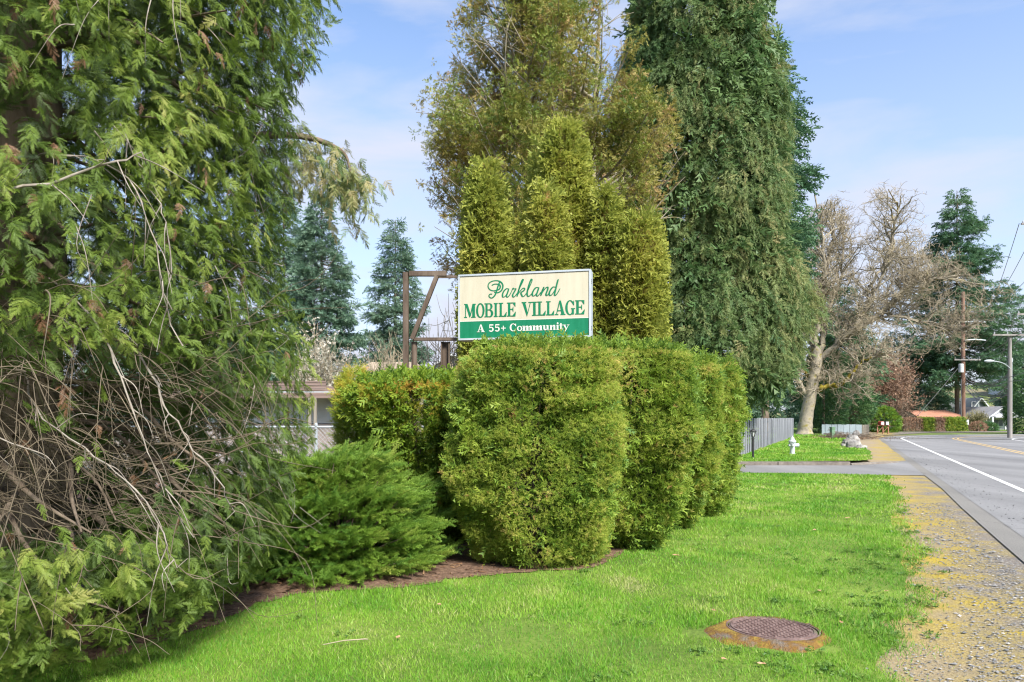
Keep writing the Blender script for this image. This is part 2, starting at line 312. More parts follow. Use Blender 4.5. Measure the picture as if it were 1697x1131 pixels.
# ------------------------------------------------------------------ numeric helpers
def nrm(a): return a/np.maximum(np.linalg.norm(a, axis=-1, keepdims=True), 1e-9)
class Noise:
    def __init__(s, freq, seed, n=10):
        r = np.random.default_rng(seed); s.k = nrm(r.normal(size=(n,3)))*freq*r.uniform(.6,1.6,(n,1)); s.p = r.uniform(0,6.28,n)
    def __call__(s, P): return np.sin(P@s.k.T+s.p).mean(-1)*1.8
def place(templates, P, D, N, S, tint, jitter_t=.0):
    """copies of the templates (verts, tris, age) at P, x axis along D, z axis near N, scaled S, as one vertex and triangle list"""
    D = nrm(D); Yv = nrm(np.cross(N, D)); Zv = np.cross(D, Yv); idx = rng.integers(0, len(templates), len(P))
    Vs, Ts, Cs = [], [], []; off = 0
    for k, (v, t, a) in enumerate(templates):
        m = np.where(idx == k)[0]
        if len(m) == 0: continue
        B = np.stack([D[m], Yv[m], Zv[m]], 1)                       # (n,3,3)
        vv = (v[None]*S[m][:,None,None])@B+P[m][:,None,:]
        nV = len(v); tt = t[None]+(np.arange(len(m))*nV)[:,None,None]+off
        Vs.append(vv.reshape(-1,3)); Ts.append(tt.reshape(-1,3)); Cs.append((tint[m][:,None]+a[None]).ravel()); off += nV*len(m)
    return np.concatenate(Vs), np.concatenate(Ts), np.clip(np.concatenate(Cs), 0, 1)
_ng = {}
def scatter_group(K):
    if K in _ng: return _ng[K]
    g = bpy.data.node_groups.new('sprays_on_points', 'GeometryNodeTree'); g.is_modifier = True
    g.interface.new_socket('Geometry', in_out='INPUT', socket_type='NodeSocketGeometry'); g.interface.new_socket('Geometry', in_out='OUTPUT', socket_type='NodeSocketGeometry')
    N = lambda ty, **kw: nd(g, ty, **kw); lk = g.links.new
    gi = N('NodeGroupInput'); go = N('NodeGroupOutput')
    def attr(name, ty): n = N('GeometryNodeInputNamedAttribute', data_type=ty); n.inputs['Name'].default_value = name; return [o for o in n.outputs if o.enabled and o.name == 'Attribute'][0]
    tid = attr('tid', 'INT'); g2i = N('GeometryNodeGeometryToInstance')
    def sep(k):
        c = N('FunctionNodeCompare', data_type='INT', operation='EQUAL'); i = [x for x in c.inputs if x.enabled]; lk(tid, i[0]); i[1].default_value = k
        sp = N('GeometryNodeSeparateGeometry', domain='POINT'); lk(gi.outputs[0], sp.inputs['Geometry']); lk(c.outputs[0], sp.inputs['Selection']); return sp.outputs[0]
    for k in range(K): lk(sep(k), g2i.inputs[0])
    iop = N('GeometryNodeInstanceOnPoints'); lk(sep(-1), iop.inputs['Points']); lk(g2i.outputs[0], iop.inputs['Instance']); iop.inputs['Pick Instance'].default_value = True
    lk(attr('pick', 'INT'), iop.inputs['Instance Index'])
    e2r = N('FunctionNodeEulerToRotation'); lk(attr('rot', 'FLOAT_VECTOR'), e2r.inputs[0]); lk(e2r.outputs[0], iop.inputs['Rotation'])
    lk(attr('scl', 'FLOAT'), iop.inputs['Scale']); lk(iop.outputs[0], go.inputs[0]); _ng[K] = g; return g
def scatter(name, templates, P, D, N, S, tint, material, parent):
    """one part whose foliage is the given sprays set on many points"""
    D = nrm(np.asarray(D, float)); Y = nrm(np.cross(N, D)); Z = np.cross(D, Y); n = len(P); K = len(templates)
    rot = np.stack([np.arctan2(Y[:,2], Z[:,2]), -np.arcsin(np.clip(D[:,2], -1, 1)), np.arctan2(D[:,1], D[:,0])], 1)
    P = np.asarray(P, float)-root_loc(parent); tv, tt, ta, ti = [], [], [], []; off = 0
    for k, (v, t, a) in enumerate(templates): tv.append(v); tt.append(t+off); ta.append(a); ti.append(np.full(len(v), k)); off += len(v)
    V = np.concatenate(tv+[P]).astype(np.float32); T = np.concatenate(tt).astype(np.int32)
    me = bpy.data.meshes.new(name); me.vertices.add(len(V)); me.vertices.foreach_set('co', V.ravel()); me.loops.add(T.size); me.loops.foreach_set('vertex_index', T.ravel())
    me.polygons.add(len(T)); me.polygons.foreach_set('loop_start', np.arange(0, T.size, 3, dtype=np.int32)); me.update(calc_edges=True); me.polygons.foreach_set('use_smooth', np.zeros(len(T), dtype=bool))
    def at(nm, ty, arr, key='value'): me.attributes.new(nm, ty, 'POINT').data.foreach_set(key, arr.ravel())
    at('tint', 'FLOAT', np.concatenate(ta+[np.zeros(n)]).astype(np.float32)); at('tid', 'INT', np.concatenate(ti+[np.full(n, -1)]).astype(np.int32))
    z = np.zeros(off); at('itint', 'FLOAT', np.concatenate([z, tint]).astype(np.float32)); at('scl', 'FLOAT', np.concatenate([z, S]).astype(np.float32))
    at('pick', 'INT', np.concatenate([z, rng.integers(0, K, n)]).astype(np.int32)); at('rot', 'FLOAT_VECTOR', np.concatenate([np.zeros((off,3)), rot]).astype(np.float32), 'vector')
    me.materials.append(material); o = link(name, me, parent, 'stuff'); o.modifiers.new('sprays', 'NODES').node_group = scatter_group(K); return o
def tubes(P, Rr, sides):
    """P (N,K,3), Rr (N,K) -> verts, quads"""
    N, K, _ = P.shape; T = np.empty_like(P); T[:,1:-1] = P[:,2:]-P[:,:-2]; T[:,0] = P[:,1]-P[:,0]; T[:,-1] = P[:,-1]-P[:,-2]; T = nrm(T)
    ref = np.where(np.abs(T[...,2:3]) < .9, np.array([0,0,1.]), np.array([1.,0,0])); A = nrm(np.cross(T, ref)); B = np.cross(T, A)
    an = np.arange(sides)*2*np.pi/sides
    V = P[:,:,None,:]+Rr[:,:,None,None]*(A[:,:,None,:]*np.cos(an)[:,None]+B[:,:,None,:]*np.sin(an)[:,None])
    base = (np.arange(N)*K*sides)[:,None,None]+(np.arange(K-1)*sides)[None,:,None]; i = np.arange(sides)[None,None,:]; j = (i+1) % sides
    Q = np.stack([base+i, base+j, base+sides+j, base+sides+i], -1).reshape(-1,4)
    return V.reshape(-1,3), Q
def merge(parts):
    Vs, Fs, o_ = [], [], 0
    for v, f in parts: Vs.append(v); Fs.append(f+o_); o_ += len(v)
    return np.concatenate(Vs), np.concatenate(Fs)
def catmull(p, n):
    p = np.asarray(p, float); p = np.vstack([2*p[0]-p[1], p, 2*p[-1]-p[-2]]); out = []
    for i in range(1, len(p)-2):
        t = np.linspace(0, 1, n, endpoint=False)[:,None]
        out.append(.5*((2*p[i])+(-p[i-1]+p[i+1])*t+(2*p[i-1]-5*p[i]+4*p[i+1]-p[i+2])*t**2+(-p[i-1]+3*p[i]-3*p[i+1]+p[i+2])*t**3))
    out.append(p[-2][None]); return np.vstack(out)
def inpoly(X, Y, poly):
    c = np.zeros(len(X), bool); n = len(poly)
    for i in range(n):
        x1, y1 = poly[i]; x2, y2 = poly[(i+1) % n]
        cond = ((y1 > Y) != (y2 > Y)); xi = (x2-x1)*(Y-y1)/(y2-y1+1e-12)+x1; c ^= cond & (X < xi)
    return c

# ------------------------------------------------------------------ foliage templates (x = growth direction, z = upper face)
def frond(npairs, leaf, wid, ang, seed, curl=.15, stem=.012, flat=.12):
    r = np.random.default_rng(seed); v = []; t = []; a = []
    def tri(p, q, s, ag): n = len(v); v.extend([p, q, s]); t.append((n, n+1, n+2)); a.extend(ag)
    z = lambda x: -curl*x*x
    tri((0,-stem,0), (0,stem,0), (1,0,z(1)), (-.12,-.12,0))
    for i in range(npairs):
        x = (i+.7)/(npairs+.5)
        l = leaf*(1-.55*x)*(.55+.45*min(1, x*5))*r.uniform(.8,1.15)
        for s in (-1, 1):
            an = ang*r.uniform(.85,1.15); zz = z(x); dz = r.normal()*flat*l
            tip = (x+l*math.cos(an), s*l*math.sin(an), zz-.1*l+dz); w_ = wid*r.uniform(.8,1.2)
            tri((x-w_*.5, 0, zz), (x+w_*.5, 0, zz), tip, (-.08,-.08,.16))
            # a side lobe
            m = (x+.45*l*math.cos(an), s*.45*l*math.sin(an), zz+.4*dz)
            tri(m, (m[0]+w_*.8, m[1]+s*w_*.1, m[2]), (m[0]+.42*l, m[1]+s*.12*l, m[2]-.04*l+dz), (0,0,.14))
    return np.array(v, float), np.array(t), np.array(a)
def cluster(base, n, length, fl, spread, droop, seed, jit=.25, terminal=True, flatn=.35, twig=True):
    """a branchlet: fronds alternating along a drooping stem of unit length"""
    r = np.random.default_rng(seed); P, D, N, S, T = [], [], [], [], []
    for i in range(n):
        x = (i+.5)/n; s = 1 if i % 2 else -1; an = spread*(1-.5*x)*r.uniform(.8,1.2)
        p = (x*length, 0, -droop*x*x*length); d = np.array((math.cos(an), s*math.sin(an), -2*droop*x*.7))+r.normal(size=3)*jit*.5
        P.append(p); D.append(d); N.append(np.array((0,0,1))+r.normal(size=3)*flatn); S.append(fl*(1-.3*x)*r.uniform(.75,1.2)); T.append(r.normal()*.06)
    if terminal: P.append((length, 0, -droop*length)); D.append((1,0,-2*droop)); N.append((0,0,1)); S.append(fl*.8); T.append(.05)
    v, t, a = place(base, np.array(P), np.array(D), np.array(N, float), np.array(S), np.array(T))
    # keep negative ages too
    if twig:
        xs = np.linspace(0, 1, 5); pts = np.stack([xs*length, 0*xs, -droop*xs*xs*length], 1)
        tv, tq = tubes(pts[None], np.full((1,5), .006)*np.linspace(1.3,.4,5), 3)
        tt = np.concatenate([tq[:,[0,1,2]], tq[:,[0,2,3]]])+len(v)
        v = np.vstack([v, tv]); t = np.vstack([t, tt]); a = np.concatenate([a, np.full(len(tv), -.1)])
    return v, t, a

frA = [frond(11, .40, .075, .80, s, .22) for s in range(5)]            # flat cedar frond, unit length
frB = [cluster([frond(5, .42, .125, .8, s+10+9*q, .15, flat=.35) for q in range(3)], 8, .72, .42, .95, .18, 140+s, .6, twig=False, flatn=.7) for s in range(6)]     # hedge fan
frC = [frond(3, .6, .24, .7, s+20, .1, flat=.3) for s in range(4)]      # coarse
frJ = [frond(12, .30, .07, .85, s+30, -.06, flat=.6) for s in range(4)]  # juniper plume
clA = [cluster(frA, 15, .9, .40, .85, .30, 40+s, .35, flatn=.45) for s in range(6)]
clJ = [cluster(frJ, 14, .85, .36, .75, -.02, 50+s, .35, flatn=.8) for s in range(5)]
clC = [cluster([frond(4, .5, .16, .7, s+25, .1, flat=.3)], 11, .85, .36, .85, .30, 60+s, .5, twig=False, flatn=.6) for s in range(5)]
def blob(base, n, r_, fl, seed):
    r = np.random.default_rng(seed); d = nrm(r.normal(size=(n,3))); P = d*r_*r.uniform(.2,1,(n,1)); v, t, a = place(base, P, d+r.normal(size=(n,3))*.3, r.normal(size=(n,3)), fl*r.uniform(.6,1.3,n), r.normal(size=n)*.07); return v, t, a
clB = [blob([frond(4, .5, .18, .8, s+400, .1, flat=.4)], 16, .55, .50, 410+s) for s in range(5)]
clT = [cluster([frond(2, .6, .3, .7, 70+s, .1, flat=.3)], 4, .7, .6, .9, .2, 80+s, .5, twig=False, flatn=.8) for s in range(4)]

# ------------------------------------------------------------------ setting: ground, lawn, road
def sheet(name, poly, z, material, kind='structure', parent=None, top=0):
    mb = MB(); pts = [(x, y, z) for x, y in poly]
    me = bpy.data.meshes.new(name); import mathutils
    tris = mathutils.geometry.tessellate_polygon([[Vector(p) for p in pts]])
    me.from_pydata(pts, [], [tuple(t) for t in tris]); me.materials.append(material); me.update()
    # face up
    import bmesh
    bm = bmesh.new(); bm.from_mesh(me); bmesh.ops.recalc_face_normals(bm, faces=bm.faces)
    for f in bm.faces:
        if f.normal.z < 0: f.normal_flip()
    bm.to_mesh(me); bm.free()
    return link(name, me, parent, kind)
# ground with a hill far off to the right
xs = np.concatenate([np.linspace(-1500,-200,8), np.linspace(-150,320,60), np.linspace(400,1500,6)]); ys = np.concatenate([np.linspace(-300,90,10), np.linspace(100,400,40), np.linspace(500,2500,6)])
gx, gy = np.meshgrid(xs, ys); gz = -.03+13*np.exp(-(((gx-165)/70)**2+((gy-215)/60)**2))*(gy > 120); gz = np.where(gz < .3, -.03, gz)
nx = len(xs); ii = np.arange((len(ys)-1)*nx).reshape(len(ys)-1, nx)[:,:-1].ravel()
npmesh('ground', np.stack([gx.ravel(), gy.ravel(), gz.ravel()], 1), np.stack([ii, ii+1, ii+nx+1, ii+nx], 1), M['earth'], kind='structure', smooth=True)

def wob(pts, amp, n=6, seed=0):
    r = np.random.default_rng(seed); c = catmull(pts, n); c[1:-1] += r.normal(size=c[1:-1].shape)*amp; return c
edge_grass = wob([(.6,0.5),(1.3,2.6),(2.2,4.19),(3.38,5.97),(4.93,8.85),(6.8,12.4),(10.2,19.2)], .05, 7, 3)     # lawn against gravel
road_edge = [(2.0-.49*6,-6),(2.0,0),(3.96,4),(5.95,8.14),(8.1,12.4),(11.0,18.6),(11.6,19.4)]
near_lawn = [(-16,.5)]+[tuple(p) for p in edge_grass]+[(8,19.9),(4,20.3),(-5,20.8),(-16,21)]
sheet('lawn', near_lawn, 0.0, M['lawn'])
gravel = [(-6,-6)]+[(x+.7 if y < 18.9 else x+.25, y) for x, y in road_edge]+[(9.4,19.28),(8.6,18.0),(3.6,8.6),(1.4,5.0),(0,2.6),(-1.5,-1)]
sheet('gravel_shoulder', gravel, -.012, M['gravel'])
# road centre line and its offsets
ctr = [(3.7+3.9+.49*y, y) for y in (-20, 0, 20, 40, 50)]
hx, hy, hd = ctr[-1][0], ctr[-1][1], math.atan(.49)
rad = 19.
pcx, pcy = hx+rad*math.cos(hd), hy-rad*math.sin(hd)
for k in range(1, 15):
    a = hd+k*R(5.2); ctr.append((pcx-rad*math.cos(a), pcy+rad*math.sin(a)))
a = hd+14*R(5.2); ctr += [(ctr[-1][0]+d*math.sin(a), ctr[-1][1]+d*math.cos(a)) for d in (12, 30, 60, 120)]
ctr = np.array(ctr)
def offs(c, d):
    t = np.gradient(c, axis=0); t = nrm(t); n = np.stack([-t[:,1], t[:,0]], 1); return c+n*d
def strip(name, a, b, z, material, parent=None, kind='structure'):
    mb = MB(); n = len(a)
    mb.v = [(x, y, z) for x, y in a]+[(x, y, z) for x, y in b]
    mb.f = [(i, n+i, n+i+1, i+1) for i in range(n-1)]
    return mb.build(name, material, parent, kind)
dense = catmull(ctr, 6)
LW = 4.78
strip('road', offs(dense, LW), offs(dense, -5.0), .006, M['road'])
strip('road_edge', offs(dense, LW+.26)+rng.normal(size=dense.shape)*.04, offs(dense, LW-.02), .002, M['roadedge'])
strip('road_edge', offs(dense, -4.98), offs(dense, -5.4), .002, M['roadedge'])
strip('road_marking', offs(dense, 3.55), offs(dense, 3.42), .011, M['line'])
strip('road_marking', offs(dense, -3.42), offs(dense, -3.55), .011, M['line'])
strip('road_marking', offs(dense, .20), offs(dense, .09), .011, M['yline'])
strip('road_marking', offs(dense, -.09), offs(dense, -.20), .011, M['yline'])
# side street, far verge and the raised lawn beyond it
side = [(-30,20.6),(-5,20.85),(4,20.35),(8,19.95),(10.2,19.3),(11.75,19.1),(13.4,21.2),(15.2,24.6),(14.6,25.6),(13.0,24.7),(11.4,23.8),(8,23.1),(3,23.0),(-30,23.4)]
sheet('side_street', side, .0015, M['road'])
far_edge = wob([(11.4,23.95),(12.45,24.4),(13.8,26.6),(16.0,31.0),(19.5,39.5),(24,50),(28.8,61)], .08, 6, 5)
FZ = .10
far_lawn = [(-30,23.55),(3,23.15),(8,23.25)]+[tuple(p) for p in far_edge]+[(30,90),(-30,90)]
sheet('far_lawn', far_lawn, FZ, M['lawn'])
far_gravel = [(11.2,23.8),(13.1,24.8),(15.1,25.5),(17.7,31),(22.2,40),(27.2,50),(32.6,61),(44,73),(64,77),(64,120),(20,120),(20,60),(13,30)]
sheet('gravel_shoulder', far_gravel, .0, M['gravel'])
kb = []
for i in range(12):
    x0 = 11.3-2.42*(i+1); me = MB().box((x0+1.2, 23.2+.006*(11.3-x0), .055), (2.4,.16,.13), R(-.6), .02).build('kerb_stone', M['kerb'], kind='structure')
# kerb return
MB().tube([(11.32,23.22,.0),(12.2,23.62,.01),(13.0,24.1,0),(14.2,25.1,-.07)], .07, 8).build('kerb', M['kerb'], kind='structure')
# mulch bed under the shrubs
bed = wob([(-9,4.2),(-3.4,4.35),(-2.35,5.2),(-2.15,5.95),(-1.65,6.4),(-1.0,6.5),(-.6,6.85),(.0,7.12),(.7,7.3),(1.15,7.9),(1.6,8.7),(2.3,10.1),(3.0,11.2),(3.4,12.2),(3.6,14),(3.3,17),(-9,18)], .035, 5, 8)
BED = [tuple(p) for p in bed]
sheet('mulch_bed', BED, .008, M['soil'])
island = [(39.2,52.2),(40.6,50.4),(44,50),(60,52),(60,56),(44,55.5),(40.4,54.2)]
sheet('traffic_island', island, .09, M['lawn'])
far_verge = [(30,66.2),(40,76.5),(55,80.4),(75,82),(120,84),(120,200),(-60,200),(-60,90),(20,90),(26,70)]
sheet('far_verge', far_verge, .02, M['lawn'])

# ------------------------------------------------------------------ grass blades
LAWNP = near_lawn
mh = G(1277,1047)
def grass(bands, polys, excl, z, name, label=None, hmul=1.0, xr=(-7, 12)):
    Vs, Ts, Cs = [], [], []; off = 0
    pn = Noise(1.3, 5); pn2 = Noise(4.0, 6)
    for (y0, y1, dens, h, wd) in bands:
        x0, x1 = max(xr[0], -.78*y1-.6), min(xr[1], .78*y1+.6)
        n = int((y1-y0)*(x1-x0)*dens); X = rng.uniform(x0, x1, n); Y = rng.uniform(y0, y1, n)
        qw = np.stack([X, Y, 0*X], 1); k = ~inpoly(X+.10*Noise(5, 55)(qw)+.05*Noise(14, 56)(qw), Y+.12*Noise(6, 57)(qw)-rng.exponential(.04, len(X)), excl)
        if name == 'grass' and z < .05: ex = np.interp(Y, edge_grass[:,1], edge_grass[:,0]); e2 = .16*Noise(3., 71)(np.stack([X,Y,0*X],1))+.10*Noise(9., 72)(np.stack([X,Y,0*X],1))+rng.exponential(.07, len(X)); k &= (X < ex+.10+e2) & (Y < np.interp(X, [-16,-5,4,8,10.2], [21,20.8,20.3,19.9,19.2]))
        else: k &= inpoly(X, Y, polys)
        e = ((X-mh[0]+.01)/.36)**2+((Y-mh[1]+.01)/.34)**2; k &= (e > 1+.45*pn2(np.stack([X*3, Y*3, 0*X], 1))) & (((X-mh[0])**2+(Y-mh[1])**2) > .325**2) & (((X-mh[0]+.46)/.20)**2+((Y-mh[1]+.07)/.13)**2 > 1+.6*pn2(P0*4 if False else np.stack([X*5, Y*5, 0*X], 1))) & (((X-mh[0]-.06)/.30)**2+((Y-mh[1]+.40)/.09)**2 > 1)
        P0 = np.stack([X, Y, 0*X], 1); nn = pn(P0); thin = pn2(P0)
        k &= rng.random(n) < np.clip(.9+.8*thin, .25, 1)
        bare = np.clip(Noise(1.7, 61)(P0)-.75, 0, 1)*1.6+np.clip(Noise(5, 62)(P0)-.9, 0, 1)*1.2+.8*np.exp(-(((X-7.6)/.7)**2+((Y-10.9)/.28)**2)); k &= rng.random(n) > bare
        X, Y, nn, thin = X[k], Y[k], nn[k], thin[k]; n = len(X)
        a = rng.uniform(0, 6.28, n); hh = .82*h*hmul*rng.uniform(.5, 1.3, n)*(1+.25*nn)*np.clip(1-.45*Noise(5, 34)(np.stack([X, Y, 0*X], 1)), .35, 1.8); ln = rng.normal(0, .42, n)*hh; ln2 = rng.normal(0, .42, n)*hh; ww = wd*rng.uniform(.6, 1.3, n)/2
        zz = np.full(n, z-.004)
        A = np.stack([X-np.cos(a)*ww, Y-np.sin(a)*ww, zz], 1); B = np.stack([X+np.cos(a)*ww, Y+np.sin(a)*ww, zz], 1)
        T = np.stack([X+ln, Y+ln2, zz+hh], 1)
        Vs.append(np.stack([A, B, T], 1).reshape(-1,3)); Ts.append(np.arange(n*3).reshape(-1,3)+off); off += n*3
        pq = np.stack([X, Y, 0*X], 1); tn = np.clip(.40+.20*nn+.26*Noise(2.2, 31)(pq)+.22*Noise(7, 32)(pq)+rng.normal(0, .14, n)+(rng.random(n) < .04)*.5+.30*np.clip(Noise(1.1, 33)(pq)-.55, 0, 1), 0, 1)
        Cs.append(np.stack([tn-.1, tn-.1, tn+.1], 1).ravel())
    return npmesh(name, np.concatenate(Vs), np.concatenate(Ts), M['grass'], tint=np.clip(np.concatenate(Cs), 0, 1), kind='stuff')
g1 = grass([(3.3,5.2,9000,.042,.0048), (5.2,7.5,5200,.045,.0065), (7.5,11,2600,.047,.010), (11,15,1300,.05,.016), (15,20.9,650,.055,.026)], near_lawn, BED, 0, 'grass')
tag(g1, 'bright green mown lawn grass in front of the clipped hedge', 'grass')
g2 = grass([(23,32,420,.07,.035), (32,45,180,.09,.06), (45,64,70,.11,.10)], far_lawn, [(0,0),(.1,0),(0,.1)], FZ, 'grass', xr=(6, 32))
tag(g2, 'green lawn grass around the silver hydrant beyond the side street', 'grass')
# scattered weeds and gravel stones
oct_v = np.array([(1,0,0),(0,1,0),(-1,0,0),(0,-1,0),(0,0,.6),(0,0,-.6)], float)
oct_t = np.array([(0,1,4),(1,2,4),(2,3,4),(3,0,4),(1,0,5),(2,1,5),(3,2,5),(0,3,5)])
def stones():
    Vs, Ts, Cs = [], [], []; off = 0
    for y0, y1, d, s in ((3.4,5.5,2600,.0085),(5.5,8,1500,.011),(8,13,500,.014)):
        n = int((y1-y0)*8*d); X = rng.uniform(0, 8, n); Y = rng.uniform(y0, y1, n); k = inpoly(X, Y, gravel)
        ex = np.interp(Y, edge_grass[:,1], edge_grass[:,0]); rx = np.interp(Y, [p[1] for p in road_edge], [p[0] for p in road_edge]); fr = (X-ex)/(rx-.33-ex); pt = Noise(1.6, 44)(np.stack([X,Y,0*X],1))
        k &= (rng.random(n) < np.clip(.05+fr*.9+.5*pt, .05, 1)) & (fr > -.12) & (fr < 1.02+rng.exponential(.05, len(X)))
        X, Y = X[k], Y[k]; n = len(X)
        sz = .62*s*np.exp(rng.normal(0, .42, n)); v = oct_v[None]*rng.uniform(.6, 1.3, (n,6,3)); a = rng.uniform(0, 6.28, n); ca, sa = np.cos(a)[:,None], np.sin(a)[:,None]
        x = v[...,0]*ca-v[...,1]*sa; y = v[...,0]*sa+v[...,1]*ca
        V = np.stack([x*sz[:,None]*1.3+X[:,None], y*sz[:,None]+Y[:,None], v[...,2]*sz[:,None]*.8+np.where(fr[k] > .98, .012, 0)[:,None]-.008+.3*sz[:,None]], -1)
        Vs.append(V.reshape(-1,3)); Ts.append((oct_t[None]+(np.arange(n)*6)[:,None,None]+off).reshape(-1,3)); off += n*6; Cs.append(np.repeat(np.clip(rng.normal(.45,.25,n),0,1), 6))
    o = npmesh('gravel', np.concatenate(Vs), np.concatenate(Ts), M['stone'], tint=np.concatenate(Cs), kind='stuff')
    tag(o, 'loose grey gravel along the roadside shoulder', 'gravel')
stones()

def grit():
    n = 420; Y = rng.uniform(7.5, 30, n); X = 2.35+.49*Y+rng.exponential(.55, n); sz = .012*np.exp(rng.normal(0, .4, n)); v = oct_v[None]*rng.uniform(.6, 1.3, (n,6,3))*sz[:,None,None]; V = v+np.stack([X, Y, 0*X+.012], 1)[:,None,:]
    tag(npmesh('road_grit', V.reshape(-1,3), (oct_t[None]+(np.arange(n)*6)[:,None,None]).reshape(-1,3), M['stone'], tint=np.repeat(rng.uniform(0,.5,n), 6), kind='stuff'), 'loose dark grit scattered along the asphalt edge', 'grit')
grit()
# ------------------------------------------------------------------ generic tree pieces
def limbs_mesh(polys, r0, r1, sides, material, name, parent, kind=None, pw=1.0):
    P = np.array(polys); N, K, _ = P.shape; t = np.linspace(0, 1, K)**pw
    r0 = np.broadcast_to(np.asarray(r0, float), (N,)); r1 = np.broadcast_to(np.asarray(r1, float), (N,))
    v, q = tubes(P, r0[:,None]*(1-t)+r1[:,None]*t, sides); return npmesh(name, v, q, material, parent, kind=kind, smooth=True)
def trunk(base, pts, radii, material, parent, name='trunk', sides=14):
    c = catmull(pts, 6); rr = np.interp(np.linspace(0, 1, len(c)), np.linspace(0, 1, len(radii)), radii); rr = rr*(1+.06*rng.normal(size=len(c)))
    v, q = tubes(c[None], rr[None], sides); v = v+rng.normal(size=v.shape)*rr.mean()*.05; return npmesh(name, v, q, material, parent, smooth=True)
def shell(n, ctr_, prof, depth=.25, az=None, amp=.15, freq=2., seed=0, hp=1.0, ryx=1.0):
    """points on a noisy surface of revolution; prof = [(h, R)...]; returns P, outward normal, u (0 inner .. 1 outer), h"""
    r = np.random.default_rng(seed); hs = np.array([p[0] for p in prof]); rs = np.array([p[1] for p in prof]); hh = np.linspace(hs[0], hs[-1], 400); rr = np.interp(hh, hs, rs)
    slope = np.gradient(rr, hh); wts = (np.maximum(rr, .02)*np.sqrt(1+slope**2)); wts /= wts.sum()
    h = r.choice(hh, n, p=wts)+r.uniform(-.5, .5, n)*(hh[1]-hh[0]); a = r.uniform(*(az or (0, 2*np.pi)), n)
    R0 = np.interp(h, hs, rs); nn = Noise(freq, seed+1); u = 1-np.abs(r.normal(0, 1, n))*depth
    out = np.stack([np.cos(a), np.sin(a)*ryx, 0*a], 1)
    Pn = out*R0[:,None]+np.stack([0*h, 0*h, h], 1)
    Rr = R0*np.clip(u, .15, 1)*(1+amp*nn(Pn)); P = np.stack([ctr_[0]+np.cos(a)*Rr, ctr_[1]+np.sin(a)*Rr*ryx, h], 1)
    nz = -np.interp(h, hh, slope); N = nrm(np.stack([np.cos(a), np.sin(a), np.clip(nz, -2, 3)], 1)); return P, N, u, h

